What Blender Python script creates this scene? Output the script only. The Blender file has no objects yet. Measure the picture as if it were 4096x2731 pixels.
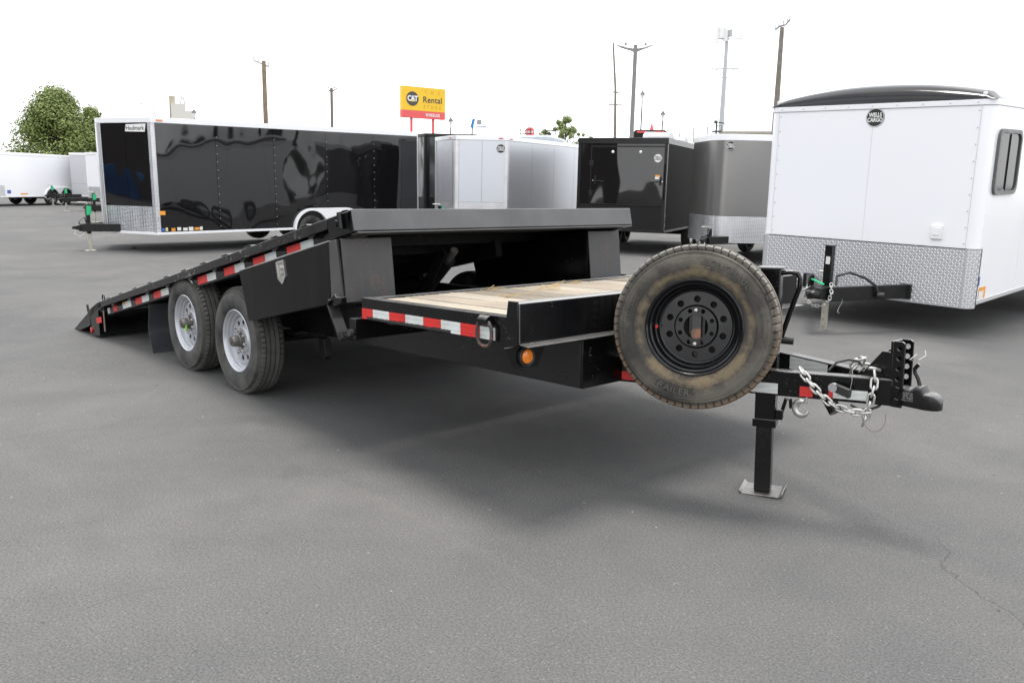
import bpy, bmesh, math, random
from mathutils import Vector as V, Matrix
R = math.radians; PI = math.pi
random.seed(7)
SC = bpy.context.scene; COL = SC.collection

# ------------------------------------------------------------------ camera, sky, sun, exposure
cd = bpy.data.cameras.new('camera'); cam = bpy.data.objects.new('camera', cd); COL.objects.link(cam)
cd.sensor_width = 36; cd.lens = 29.397; cd.clip_start = .05; cd.clip_end = 3000
_r = V((.6721, .74016, .02119)); _u = V((-.15222, .1101, .98219)); _f = V((-.72465, .66336, -.18667))
cam.matrix_world = Matrix(((_r.x, _u.x, -_f.x, 5.9277), (_r.y, _u.y, -_f.y, -2.4219), (_r.z, _u.z, -_f.z, 1.4989), (0, 0, 0, 1)))
SC.camera = cam
SUN_EL, SUN_AZ = 81., 150.          # degrees; azimuth of the sun counted from +X towards +Y
W_ = bpy.data.worlds.new('World'); SC.world = W_; W_.use_nodes = True
nt = W_.node_tree; N = nt.nodes; Lk = nt.links
bg = N['Background']; bg.inputs['Strength'].default_value = .085
sky = N.new('ShaderNodeTexSky'); sky.sky_type = 'NISHITA'; sky.sun_disc = False
sky.sun_elevation = R(SUN_EL); sky.sun_rotation = R(90 - SUN_AZ); sky.dust_density = 3
tc = N.new('ShaderNodeTexCoord'); no = N.new('ShaderNodeTexNoise')
no.inputs['Scale'].default_value = 2.6; no.inputs['Detail'].default_value = 3; no.inputs['Roughness'].default_value = .55
mp = N.new('ShaderNodeMapping'); mp.inputs['Scale'].default_value = (1, 1, 2.2); mp.inputs['Location'].default_value = (3.1, .4, 0)
Lk.new(tc.outputs['Generated'], mp.inputs['Vector']); Lk.new(mp.outputs['Vector'], no.inputs['Vector'])
rp = N.new('ShaderNodeValToRGB'); rp.color_ramp.elements[0].position = .34; rp.color_ramp.elements[1].position = .52
rp.color_ramp.elements[0].color = (.35, .35, .35, 1)
Lk.new(no.outputs['Fac'], rp.inputs['Fac'])
rp2 = N.new('ShaderNodeValToRGB'); rp2.color_ramp.elements[0].position = .3; rp2.color_ramp.elements[1].position = .7
rp2.color_ramp.elements[0].color = (12.5, 12.8, 13.2, 1); rp2.color_ramp.elements[1].color = (17, 17, 17, 1)
Lk.new(no.outputs['Fac'], rp2.inputs['Fac'])
mx = N.new('ShaderNodeMixRGB'); Lk.new(rp.outputs['Color'], mx.inputs['Fac'])
Lk.new(sky.outputs['Color'], mx.inputs['Color1']); Lk.new(rp2.outputs['Color'], mx.inputs['Color2'])
Lk.new(mx.outputs['Color'], bg.inputs['Color'])
sd = bpy.data.lights.new('sun', 'SUN'); sd.energy = 2.2; sd.angle = R(20); sd.color = (1, .96, .9)
sun = bpy.data.objects.new('sun', sd); COL.objects.link(sun)
sun.rotation_euler = V((-math.cos(R(SUN_EL)) * math.cos(R(SUN_AZ)), -math.cos(R(SUN_EL)) * math.sin(R(SUN_AZ)), -math.sin(R(SUN_EL)))).to_track_quat('-Z', 'Y').to_euler()
SC.view_settings.view_transform = 'Standard'; SC.view_settings.look = 'None'
SC.view_settings.exposure = 0.83; SC.view_settings.gamma = 1; SC.view_settings.use_curve_mapping = False

# ------------------------------------------------------------------ materials
MATS = {}
def nodes(name):
    m = bpy.data.materials.new(name); m.use_nodes = True
    return m, m.node_tree.nodes, m.node_tree.links, m.node_tree.nodes['Principled BSDF']
def c4(c): return (c[0], c[1], c[2], 1)
def noise(N, L, vec, scale, detail=3, rough=.5):
    n = N.new('ShaderNodeTexNoise'); n.inputs['Scale'].default_value = scale; n.inputs['Detail'].default_value = detail
    n.inputs['Roughness'].default_value = rough
    if vec: L.new(vec, n.inputs['Vector'])
    return n.outputs['Fac']
def ramp(N, L, fac, p0, c0, p1, c1):
    r = N.new('ShaderNodeValToRGB'); e = r.color_ramp.elements
    e[0].position = p0; e[0].color = c4(c0) if len(c0) == 3 else c0; e[1].position = p1; e[1].color = c4(c1) if len(c1) == 3 else c1
    L.new(fac, r.inputs['Fac']); return r.outputs['Color']
def mixc(N, L, fac, a, b, mode='MIX'):
    m = N.new('ShaderNodeMixRGB'); m.blend_type = mode
    for i, x in (('Fac', fac), ('Color1', a), ('Color2', b)):
        if isinstance(x, (int, float)): m.inputs[i].default_value = x
        elif isinstance(x, tuple): m.inputs[i].default_value = c4(x)
        else: L.new(x, m.inputs[i])
    return m.outputs['Color']
def mth(N, L, op, a, b=0.):
    m = N.new('ShaderNodeMath'); m.operation = op
    for i, x in ((0, a), (1, b)):
        if isinstance(x, (int, float)): m.inputs[i].default_value = x
        else: L.new(x, m.inputs[i])
    return m.outputs[0]
def bump(N, L, h, strength, dist, prev=None):
    b = N.new('ShaderNodeBump'); b.inputs['Strength'].default_value = strength; b.inputs['Distance'].default_value = dist
    L.new(h, b.inputs['Height'])
    if prev: L.new(prev, b.inputs['Normal'])
    return b.outputs['Normal']
def mat(name, col, rough=.5, metal=0., var=.12, vs=5., rvar=.1, bmp=0., bs=60., coat=0., spots=None, spot_s=30., spot_t=.68, wave=0., wave_s=1.2, streak=0., spec=.5, trans=0., stretch=None, sky_sheen=0.):
    """procedural paint / metal / plastic with colour and gloss variation, optional rust or dirt spots and sheet waviness"""
    if name in MATS: return MATS[name]
    m, N, L, b = nodes(name); tc = N.new('ShaderNodeTexCoord'); o = tc.outputs['Object']
    flat = var == 0 and rvar == 0
    f = noise(N, L, o, vs, 3, .6) if not flat else None
    lo = tuple(max(0, x * (1 - var)) for x in col); hi = tuple(x * (1 + var) for x in col)
    if flat: c = N.new('ShaderNodeRGB'); c.outputs[0].default_value = c4(col); c = c.outputs[0]
    else: c = ramp(N, L, f, .3, lo, .7, hi)
    if streak:
        mp = N.new('ShaderNodeMapping'); mp.inputs['Scale'].default_value = (14, 14, 1.0); L.new(o, mp.inputs['Vector'])
        s = noise(N, L, mp.outputs['Vector'], 2.2, 4, .6)
        c = mixc(N, L, ramp(N, L, s, .5, (0, 0, 0), .8, (streak, streak, streak)), c, (.16, .15, .14))
    if spots:
        s = noise(N, L, o, spot_s, 4, .7); s2 = noise(N, L, o, spot_s * .09, 2, .5)
        s = mth(N, L, 'ADD', mth(N, L, 'MULTIPLY', s, .7), mth(N, L, 'MULTIPLY', s2, .4))
        k = ramp(N, L, s, spot_t, (0, 0, 0), spot_t + .06, (1, 1, 1)); c = mixc(N, L, k, c, spots)
    if sky_sheen:  # upward faces get a paler colour, painted in for reflected sky
        sx = N.new('ShaderNodeSeparateXYZ'); L.new(N.new('ShaderNodeNewGeometry').outputs['Normal'], sx.inputs[0])
        dk = mth(N, L, 'MULTIPLY', ramp(N, L, sx.outputs[2], .5, (0, 0, 0), .9, (sky_sheen,) * 3), ramp(N, L, f, .3, (.5,) * 3, .65, (1,) * 3))
        c = mixc(N, L, dk, c, (.2, .195, .19))
    L.new(c, b.inputs['Base Color'])
    if flat: b.inputs['Roughness'].default_value = rough
    else: L.new(ramp(N, L, f, .3, (max(.02, rough - rvar),) * 3, .7, (min(1, rough + rvar),) * 3), b.inputs['Roughness'])
    b.inputs['Metallic'].default_value = metal; b.inputs['Coat Weight'].default_value = coat; b.inputs['Coat Roughness'].default_value = .05
    b.inputs['Specular IOR Level'].default_value = spec
    nrm = None
    if wave:
        mp = N.new('ShaderNodeMapping'); mp.inputs['Scale'].default_value = stretch or (1, 1, .6); L.new(o, mp.inputs['Vector'])
        nrm = bump(N, L, noise(N, L, mp.outputs['Vector'], wave_s, 1.5, .45), 1., wave)
    if bmp: nrm = bump(N, L, noise(N, L, o, bs, 4), .5, bmp, nrm)
    if nrm: L.new(nrm, b.inputs['Normal']); 
    if nrm and coat: L.new(nrm, b.inputs['Coat Normal'])
    if trans: b.inputs['Transmission Weight'].default_value = trans
    MATS[name] = m; return m
def asphalt_mat():
    m, N, L, b = nodes('asphalt'); g = N.new('ShaderNodeNewGeometry').outputs['Position']
    big = noise(N, L, g, .22, 4, .62); mid = noise(N, L, g, 1.3, 4, .6)
    f = mth(N, L, 'ADD', mth(N, L, 'MULTIPLY', big, .6), mth(N, L, 'MULTIPLY', mid, .4))
    c = ramp(N, L, f, .38, (.076, .0765, .079), .62, (.104, .103, .102))
    dst = ramp(N, L, noise(N, L, g, .55, 4, .65), .52, (0, 0, 0), .76, (.38, .38, .38)); c = mixc(N, L, dst, c, (.165, .16, .152))
    stn = ramp(N, L, mid, .6, (0, 0, 0), .7, (.4, .4, .4)); c = mixc(N, L, stn, c, (.06, .06, .062))
    mr = N.new('ShaderNodeMapping'); mr.inputs['Rotation'].default_value = (0, 0, .75); mr.inputs['Scale'].default_value = (.35, 4.5, 1); L.new(g, mr.inputs['Vector'])
    stk = noise(N, L, mr.outputs['Vector'], .8, 4, .65)
    c = mixc(N, L, ramp(N, L, stk, .62, (0, 0, 0), .8, (.3, .3, .3)), c, (.145, .14, .134)); c = mixc(N, L, ramp(N, L, stk, .22, (.3, .3, .3), .36, (0, 0, 0)), c, (.06, .06, .062))
    vo = N.new('ShaderNodeTexVoronoi'); vo.inputs['Scale'].default_value = 120; L.new(g, vo.inputs['Vector'])
    gr = noise(N, L, g, 110, 2, .7)
    c = mixc(N, L, .75, c, ramp(N, L, gr, .32, (.55, .55, .55), .68, (1.46, 1.45, 1.43)), 'MULTIPLY')
    sp = N.new('ShaderNodeSeparateColor'); L.new(vo.outputs['Color'], sp.inputs[0])
    k = mth(N, L, 'MULTIPLY', mth(N, L, 'GREATER_THAN', sp.outputs[0], .975), mth(N, L, 'LESS_THAN', vo.outputs['Distance'], .5))
    c = mixc(N, L, mth(N, L, 'MULTIPLY', k, .25), c, (.28, .27, .26))
    v2 = N.new('ShaderNodeTexVoronoi'); v2.inputs['Scale'].default_value = 22; L.new(g, v2.inputs['Vector'])
    s2 = N.new('ShaderNodeSeparateColor'); L.new(v2.outputs['Color'], s2.inputs[0])
    k2 = mth(N, L, 'MULTIPLY', mth(N, L, 'GREATER_THAN', s2.outputs[1], .992), mth(N, L, 'LESS_THAN', v2.outputs['Distance'], .16))
    c = mixc(N, L, mth(N, L, 'MULTIPLY', k2, .5), c, (.34, .33, .31))
    # cracks
    wv = N.new('ShaderNodeTexNoise'); wv.inputs['Scale'].default_value = 1.6; wv.inputs['Detail'].default_value = 5; L.new(g, wv.inputs['Vector'])
    ad = N.new('ShaderNodeVectorMath'); ad.operation = 'MULTIPLY_ADD'; L.new(wv.outputs['Color'], ad.inputs[0]); ad.inputs[1].default_value = (.9, .9, 0); L.new(g, ad.inputs[2])
    ve = N.new('ShaderNodeTexVoronoi'); ve.feature = 'DISTANCE_TO_EDGE'; ve.inputs['Scale'].default_value = .19; L.new(ad.outputs[0], ve.inputs['Vector'])
    cr = mth(N, L, 'LESS_THAN', ve.outputs['Distance'], .0004)
    cm = ramp(N, L, noise(N, L, g, .3, 2), .51, (0, 0, 0), .6, (1, 1, 1)); ck = mth(N, L, 'MULTIPLY', mth(N, L, 'MULTIPLY', cr, cm), .6)
    c = mixc(N, L, ck, c, (.03, .03, .03))
    L.new(c, b.inputs['Base Color']); b.inputs['Roughness'].default_value = .88; b.inputs['Specular IOR Level'].default_value = .3
    h = mth(N, L, 'SUBTRACT', mth(N, L, 'ADD', mth(N, L, 'MULTIPLY', vo.outputs['Distance'], -.5), gr), mth(N, L, 'MULTIPLY', ck, 2.))
    L.new(bump(N, L, h, .7, .006), b.inputs['Normal']); return m
def wood_mat(name, a, c_, grey):
    m, N, L, b = nodes(name); o = N.new('ShaderNodeTexCoord').outputs['Object']
    mp = N.new('ShaderNodeMapping'); mp.inputs['Scale'].default_value = (1.3, 26, 26); L.new(o, mp.inputs['Vector'])
    g = noise(N, L, mp.outputs['Vector'], 2.4, 6, .65); c = ramp(N, L, g, .3, c_, .68, a)
    k = ramp(N, L, noise(N, L, o, 2.4, 5, .6), .42, (0, 0, 0), .68, (.75, .75, .75)); c = mixc(N, L, k, c, grey)
    sp = ramp(N, L, noise(N, L, mp.outputs['Vector'], 7, 3), .66, (0, 0, 0), .74, (1, 1, 1)); c = mixc(N, L, mth(N, L, 'MULTIPLY', sp, .6), c, (.07, .055, .04))
    L.new(c, b.inputs['Base Color']); b.inputs['Roughness'].default_value = .85; b.inputs['Specular IOR Level'].default_value = .2
    L.new(bump(N, L, g, .6, .006), b.inputs['Normal']); return m
def tape_mat(name, col, worn=False):
    m, N, L, b = nodes(name); o = N.new('ShaderNodeTexCoord').outputs['Object']; s = N.new('ShaderNodeSeparateXYZ'); L.new(o, s.inputs[0])
    band = mth(N, L, 'GREATER_THAN', mth(N, L, 'FRACT', mth(N, L, 'MULTIPLY', mth(N, L, 'SUBTRACT', s.outputs[2], mth(N, L, 'MULTIPLY', s.outputs[0], 0 if worn else .1856)), 42.)), .55)
    c = mixc(N, L, mth(N, L, 'MULTIPLY', band, .25), col, tuple(x * .55 for x in col))
    c = mixc(N, L, .5, c, ramp(N, L, noise(N, L, o, 9, 5), .3, (.7, .7, .68), .65, (1.1, 1.1, 1.1)), 'MULTIPLY')
    if worn:
        t = mth(N, L, 'ADD', s.outputs[2], mth(N, L, 'MULTIPLY', noise(N, L, o, 26, 6, .75), -.035))
        lim = mth(N, L, 'MULTIPLY', mth(N, L, 'LESS_THAN', s.outputs[0], .78), mth(N, L, 'GREATER_THAN', s.outputs[0], .05))
        c = mixc(N, L, mth(N, L, 'MULTIPLY', mth(N, L, 'LESS_THAN', t, .6675), lim), c, (.018, .018, .019))
    sc = ramp(N, L, noise(N, L, o, 40, 5, .8), .68, (0, 0, 0), .72, (.5, .5, .5)); c = mixc(N, L, sc, c, (.03, .03, .03))
    L.new(c, b.inputs['Base Color']); b.inputs['Roughness'].default_value = .38; return m
def leaf_mat(name, a, c_):
    m, N, L, b = nodes(name); o = N.new('ShaderNodeTexCoord').outputs['Object']
    L.new(ramp(N, L, noise(N, L, o, 1.6, 5, .7), .35, a, .65, c_), b.inputs['Base Color']); b.inputs['Roughness'].default_value = .6
    b.inputs['Specular IOR Level'].default_value = .25; return m
def sidewall_mat(name, dirty):
    m, N, L, b = nodes(name); o = N.new('ShaderNodeTexCoord').outputs['Object']; s = N.new('ShaderNodeSeparateXYZ'); L.new(o, s.inputs[0])
    r = mth(N, L, 'SQRT', mth(N, L, 'ADD', mth(N, L, 'POWER', s.outputs[0], 2.), mth(N, L, 'POWER', s.outputs[1], 2.)))
    c = ramp(N, L, noise(N, L, o, 7, 4, .65), .3, (.016, .016, .017), .7, (.045, .045, .044))
    if dirty:
        n1 = noise(N, L, o, 6, 5, .7); n3 = noise(N, L, o, 2.2, 3, .6)
        wh = ramp(N, L, mth(N, L, 'ADD', mth(N, L, 'ADD', mth(N, L, 'MULTIPLY', n1, .6), mth(N, L, 'MULTIPLY', n3, .5)), mth(N, L, 'MULTIPLY', mth(N, L, 'ABSOLUTE', mth(N, L, 'SUBTRACT', r, .325)), -2.6)), .45, (0, 0, 0), .62, (.75, .75, .75))
        c = mixc(N, L, wh, c, (.14, .132, .115))
        n2 = noise(N, L, o, 12, 5, .75)
        inner = mth(N, L, 'ADD', mth(N, L, 'ADD', mth(N, L, 'MULTIPLY', n2, .7), mth(N, L, 'MULTIPLY', n3, .5)), mth(N, L, 'MULTIPLY', mth(N, L, 'ABSOLUTE', mth(N, L, 'SUBTRACT', r, .25)), -5.))
        c = mixc(N, L, ramp(N, L, inner, .46, (0, 0, 0), .64, (.8, .8, .8)), c, (.19, .145, .085))
        low = mth(N, L, 'ADD', mth(N, L, 'ADD', n1, mth(N, L, 'MULTIPLY', s.outputs[1], -.9)), mth(N, L, 'MULTIPLY', r, 2.))
        c = mixc(N, L, ramp(N, L, low, 1.2, (0, 0, 0), 1.6, (.75, .75, .75)), c, (.17, .13, .08))
        tr = mth(N, L, 'ADD', mth(N, L, 'MULTIPLY', n2, .012), r)
        c = mixc(N, L, ramp(N, L, tr, .362, (0, 0, 0), .37, (.75, .75, .75)), c, mixc(N, L, ramp(N, L, mth(N, L, 'ADD', s.outputs[1], mth(N, L, 'MULTIPLY', n3, .3)), .0, (0, 0, 0), .4, (1, 1, 1)), (.2, .13, .08), (.24, .235, .215)))
        c = mixc(N, L, .17, c, (.1, .078, .05)); c = mixc(N, L, ramp(N, L, n1, .62, (0, 0, 0), .72, (.7, .7, .7)), c, (.03, .028, .025))
    else:
        d = ramp(N, L, mth(N, L, 'ADD', mth(N, L, 'MULTIPLY', r, .8), mth(N, L, 'MULTIPLY', noise(N, L, o, 6, 6, .7), .5)), .42, (0, 0, 0), .6, (.75, .75, .75))
        c = mixc(N, L, d, c, (.11, .11, .1))
    L.new(c, b.inputs['Base Color']); b.inputs['Roughness'].default_value = .72; b.inputs['Specular IOR Level'].default_value = .35
    L.new(bump(N, L, noise(N, L, o, 90, 4), .3, .002), b.inputs['Normal']); return m
def tread_plate_mat(name):
    m, N, L, b = nodes(name); o = N.new('ShaderNodeTexCoord').outputs['Object']
    v = N.new('ShaderNodeTexVoronoi'); v.inputs['Scale'].default_value = 38; v.inputs['Randomness'].default_value = .15; L.new(o, v.inputs['Vector'])
    h = ramp(N, L, v.outputs['Distance'], .25, (1, 1, 1), .45, (0, 0, 0))
    L.new(ramp(N, L, noise(N, L, o, 3, 4), .3, (.6, .61, .63), .7, (.72, .72, .73)), b.inputs['Base Color'])
    b.inputs['Metallic'].default_value = 1; b.inputs['Roughness'].default_value = .33
    L.new(bump(N, L, h, .8, .006), b.inputs['Normal']); return m
ASPH = asphalt_mat()
BLACK = mat('black_enamel', (.0042, .0044, .005), .15, var=.35, vs=3, rvar=.06, spec=.31, sky_sheen=.75, spots=(.1, .097, .093), spot_s=55, spot_t=.69, bmp=.0006, bs=90)
DULL = mat('faded_black_paint', (.074, .075, .078), .34, sky_sheen=.5, var=.3, vs=2.2, rvar=.08, spots=(.16, .085, .05), spot_s=42, spot_t=.72, streak=.12, bmp=.0006)
RUSTY = mat('rust_speckled_black_paint', (.036, .0365, .038), .4, var=.3, vs=3, spots=(.12, .055, .028), spot_s=70, spot_t=.63, streak=.1, bmp=.001)
BOXP = mat('satin_black_box_paint', (.0038, .004, .0047), .14, var=.3, vs=1.7, streak=.04, spec=.18, sky_sheen=.6, spots=(.15, .14, .13), spot_s=60, spot_t=.74)
UNDER = mat('underbody_black', (.009, .0088, .0085), .5, spec=.3, var=.4, vs=4, spots=(.09, .065, .045), spot_s=20, spot_t=.66)
RUST = mat('bare_rusty_steel', (.19, .09, .05), .8, var=.5, vs=20, bmp=.001)
GALV = mat('galvanised_steel', (.5, .5, .48), .42, metal=.85, var=.2, vs=30, rvar=.12)
STEEL = mat('worn_plate_steel', (.26, .25, .24), .4, metal=.9, var=.3, vs=12, rvar=.15, spots=(.12, .09, .07), spot_s=15, spot_t=.7)
CHROME = mat('polished_stainless', (.72, .71, .68), .2, metal=1, var=.05, rvar=.05)
RED = tape_mat('red_reflective_tape', (.62, .025, .02)); WHT = tape_mat('white_reflective_tape', (.62, .65, .64))
REDW = tape_mat('scraped_red_tape', (.62, .025, .02), True); WHTW = tape_mat('scraped_white_tape', (.62, .65, .64), True)
WOODS = [wood_mat('pale_plank', (.34, .297, .238), (.19, .156, .118), (.21, .184, .153)), wood_mat('grey_plank', (.23, .2, .16), (.13, .112, .09), (.16, .142, .12)), wood_mat('bleached_plank', (.39, .352, .293), (.24, .206, .163), (.245, .22, .187))]
STRAW = mat('dry_straw', (.42, .29, .1), .8, var=.4)
RUBBER = mat('black_rubber', (.012, .012, .0125), .5, var=.3, bmp=.0008)
FLAP = mat('mud_flap_rubber', (.04, .043, .049), .34, var=.25, vs=3, wave=.03, wave_s=2)
TYRE = sidewall_mat('road_tyre_rubber', False); DTYRE = sidewall_mat('muddy_spare_tyre_rubber', True)
RIMS = mat('silver_rim_paint', (.42, .435, .465), .36, metal=.4, var=.06, spots=(.2, .18, .15), spot_s=25, spot_t=.74)
RIMB = mat('black_rim_enamel', (.006, .0062, .0075), .2, var=.3, spec=.38, spots=(.1, .09, .08), spot_s=40, spot_t=.73)
HUB = mat('greasy_hub_metal', (.16, .15, .14), .45, metal=.7, var=.3)
AMBER = mat('amber_lens', (.75, .2, .012), .18, var=.1, coat=.5); REDL = mat('red_lens', (.5, .015, .012), .2, coat=.5)
WPLAS = mat('white_plastic', (.78, .78, .77), .4, var=.04); PAPER = mat('white_sticker', (.7, .69, .66), .5, var=.1)
ORST = mat('orange_sticker', (.75, .3, .03), .5); BLUST = mat('blue_sticker', (.05, .12, .4), .5); YELST = mat('yellow_sticker', (.7, .6, .2), .5)
GREEN = mat('green_plastic_tag', (.02, .5, .2), .5); INK = mat('print_black', (.02, .02, .02), .6)

# ------------------------------------------------------------------ mesh helpers
def frame(o, x, z):
    """matrix with origin o, local x along x, local z near z"""
    x = V(x).normalized(); z = V(z); z = (z - x * z.dot(x)).normalized(); y = z.cross(x)
    return Matrix(((x.x, y.x, z.x, o[0]), (x.y, y.y, z.y, o[1]), (x.z, y.z, z.z, o[2]), (0, 0, 0, 1)))
class MB:
    def __init__(s): s.v = []; s.f = []; s.sm = []; s.mi = []
    def add(s, vs, fs, M=None, smooth=False, mi=0):
        o = len(s.v)
        s.v += [tuple(M @ V(p)) if M else tuple(p) for p in vs]
        s.f += [tuple(i + o for i in f) for f in fs]; s.sm += [smooth] * len(fs); s.mi += [mi] * len(fs); return s
    def hexa(s, p, M=None, mi=0):
        return s.add(p, [(3, 2, 1, 0), (4, 5, 6, 7), (0, 1, 5, 4), (1, 2, 6, 5), (2, 3, 7, 6), (3, 0, 4, 7)], M, mi=mi)
    def box(s, lo, hi, M=None, mi=0):
        (a, b, c), (d, e, f) = lo, hi
        return s.hexa([(a, b, c), (d, b, c), (d, e, c), (a, e, c), (a, b, f), (d, b, f), (d, e, f), (a, e, f)], M, mi)
    def prism(s, poly, o, u, w, d, mi=0, smooth=False):
        """polygon (a, b) in the plane o + a*u + b*w, extruded by the vector d"""
        o, u, w, d = V(o), V(u), V(w), V(d); n = len(poly)
        b = [o + u * p[0] + w * p[1] for p in poly]
        vs = [tuple(p) for p in b] + [tuple(p + d) for p in b]
        s.add(vs, [tuple(range(n))[::-1], tuple(range(n, 2 * n))], mi=mi)
        k = len(s.v) - 2 * n
        s.f += [(k + i, k + (i + 1) % n, k + n + (i + 1) % n, k + n + i) for i in range(n)]; s.sm += [smooth] * n; s.mi += [mi] * n
        return s
    def sweep(s, prof, p0, p1, up=(0, 0, 1), mi=0):
        """closed profile (right, up) swept straight from p0 to p1"""
        p0, p1 = V(p0), V(p1); d = p1 - p0; r = d.normalized().cross(V(up)).normalized(); u = r.cross(d.normalized())
        return s.prism(prof, p0, r, u, d, mi)
    def bar(s, p0, p1, w, h, up=(0, 0, 1), mi=0):
        return s.sweep([(-w / 2, -h / 2), (w / 2, -h / 2), (w / 2, h / 2), (-w / 2, h / 2)], p0, p1, up, mi)
    def tube(s, path, r, n=8, closed=False, mi=0):
        P = [V(p) for p in path]; k = len(P); vs = []; fs = []; ref = None
        for i, p in enumerate(P):
            a = P[(i - 1) % k] if (closed or i > 0) else P[i]; b = P[(i + 1) % k] if (closed or i < k - 1) else P[i]
            t = (b - a).normalized()
            if ref is None: ref = V((0, 0, 1)) if abs(t.z) < .9 else V((1, 0, 0))
            x = ref - t * ref.dot(t)
            if x.length < 1e-5: x = t.orthogonal()
            x.normalize(); y = t.cross(x); ref = x
            rr = r[i] if isinstance(r, (list, tuple)) else r
            vs += [tuple(p + x * rr * math.cos(2 * PI * j / n) + y * rr * math.sin(2 * PI * j / n)) for j in range(n)]
        m = k if closed else k - 1
        for i in range(m):
            for j in range(n):
                a, b = i * n + j, i * n + (j + 1) % n; c, d = ((i + 1) % k) * n + (j + 1) % n, ((i + 1) % k) * n + j
                fs.append((a, b, c, d))
        s.add(vs, fs, None, True, mi)
        if not closed: s.add(vs[:n], [tuple(range(n))[::-1]], mi=mi); s.add(vs[-n:], [tuple(range(n))], mi=mi)
        return s
    def lathe(s, prof, M, n=32, mi=0, cap=True):
        """profile (radius, height) turned about local z"""
        vs = [(r * math.cos(2 * PI * j / n), r * math.sin(2 * PI * j / n), h) for r, h in prof for j in range(n)]
        fs = [(i * n + j, i * n + (j + 1) % n, (i + 1) * n + (j + 1) % n, (i + 1) * n + j) for i in range(len(prof) - 1) for j in range(n)]
        s.add(vs, fs, M, True, mi)
        if cap:
            if prof[0][0] > 1e-6: s.add(vs[:n], [tuple(range(n))[::-1]], M, mi=mi)
            if prof[-1][0] > 1e-6: s.add(vs[-n:], [tuple(range(n))], M, mi=mi)
        return s
    def cyl(s, p0, p1, r, n=16, mi=0):
        d = V(p1) - V(p0); return s.lathe([(r, 0), (r, d.length)], frame(p0, d.orthogonal(), d), n, mi)
    def mesh(s, name, mats, fix=True):
        me = bpy.data.meshes.new(name); me.from_pydata(s.v, [], s.f)
        for m in (mats if isinstance(mats, (list, tuple)) else [mats]): me.materials.append(m)
        me.polygons.foreach_set('use_smooth', s.sm); me.polygons.foreach_set('material_index', s.mi)
        if fix:
            bm = bmesh.new(); bm.from_mesh(me); bmesh.ops.recalc_face_normals(bm, faces=bm.faces[:]); bm.to_mesh(me); bm.free()
        me.set_sharp_from_angle(angle=R(38)); me.update(); return me
    def build(s, name, mats, parent=None, bev=0., label=None):
        return link(name, s.mesh(name, mats), parent, bev, label)
def link(name, me, parent=None, bev=0., label=None, M=None):
    o = bpy.data.objects.new(name, me); COL.objects.link(o); o.parent = parent
    if M is not None: o.matrix_basis = M
    if bev:
        b = o.modifiers.new('bevel', 'BEVEL'); b.width = bev; b.segments = 2; b.limit_method = 'ANGLE'; b.angle_limit = R(40)
    if label: o['label'] = label
    return o
def thing(name, label, cat, M=None, group=None):
    o = bpy.data.objects.new(name, None); COL.objects.link(o); o.empty_display_size = .3
    if M is not None: o.matrix_world = M
    o['label'] = label; o['category'] = cat
    if group: o['group'] = group
    return o
def tag(o, label, cat, group=None):
    o['label'] = label; o['category'] = cat
    if group: o['group'] = group
    return o
def curve_to_mb(cu, mb, M, mi=0):
    ob = bpy.data.objects.new('tmp', cu); me = bpy.data.meshes.new_from_object(ob)
    mb.add([v.co[:] for v in me.vertices], [tuple(p.vertices) for p in me.polygons], M, mi=mi)
    bpy.data.objects.remove(ob); bpy.data.curves.remove(cu); bpy.data.meshes.remove(me); return mb
def circle(r, n=24, c=(0, 0)): return [(c[0] + r * math.cos(2 * PI * i / n), c[1] + r * math.sin(2 * PI * i / n)) for i in range(n)]
def plate(mb, loops, depth, M, mi=0):
    """flat plate of the given thickness with real holes: loops[0] outline, the others holes"""
    cu = bpy.data.curves.new('tmp', 'CURVE'); cu.dimensions = '2D'; cu.fill_mode = 'BOTH'; cu.extrude = depth / 2
    for lp in loops:
        sp = cu.splines.new('POLY'); sp.points.add(len(lp) - 1); sp.use_cyclic_u = True
        for p, q in zip(sp.points, lp): p.co = (q[0], q[1], 0, 1)
    return curve_to_mb(cu, mb, M, mi)
def text(mb, s, size, M, bold=0., depth=.002, space=1., sx=1., mi=0, arc=None, shear=0.):
    cu = bpy.data.curves.new('tmp', 'FONT'); cu.body = s; cu.size = size; cu.align_x = 'CENTER'; cu.align_y = 'CENTER'
    cu.offset = bold * size; cu.extrude = depth / 2; cu.space_character = space; cu.shear = shear; cu.resolution_u = 3
    t = MB(); curve_to_mb(cu, t, None)
    out = []
    for x, y, z in t.v:
        x *= sx
        if arc: a = arc[1] - x / arc[0] if arc[0] > 0 else arc[1] + x / -arc[0]; r = abs(arc[0]) + (y if arc[0] > 0 else -y); x, y = r * math.cos(a), r * math.sin(a)
        out.append((x, y, z))
    return mb.add(out, t.f, M, mi=mi)

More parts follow.
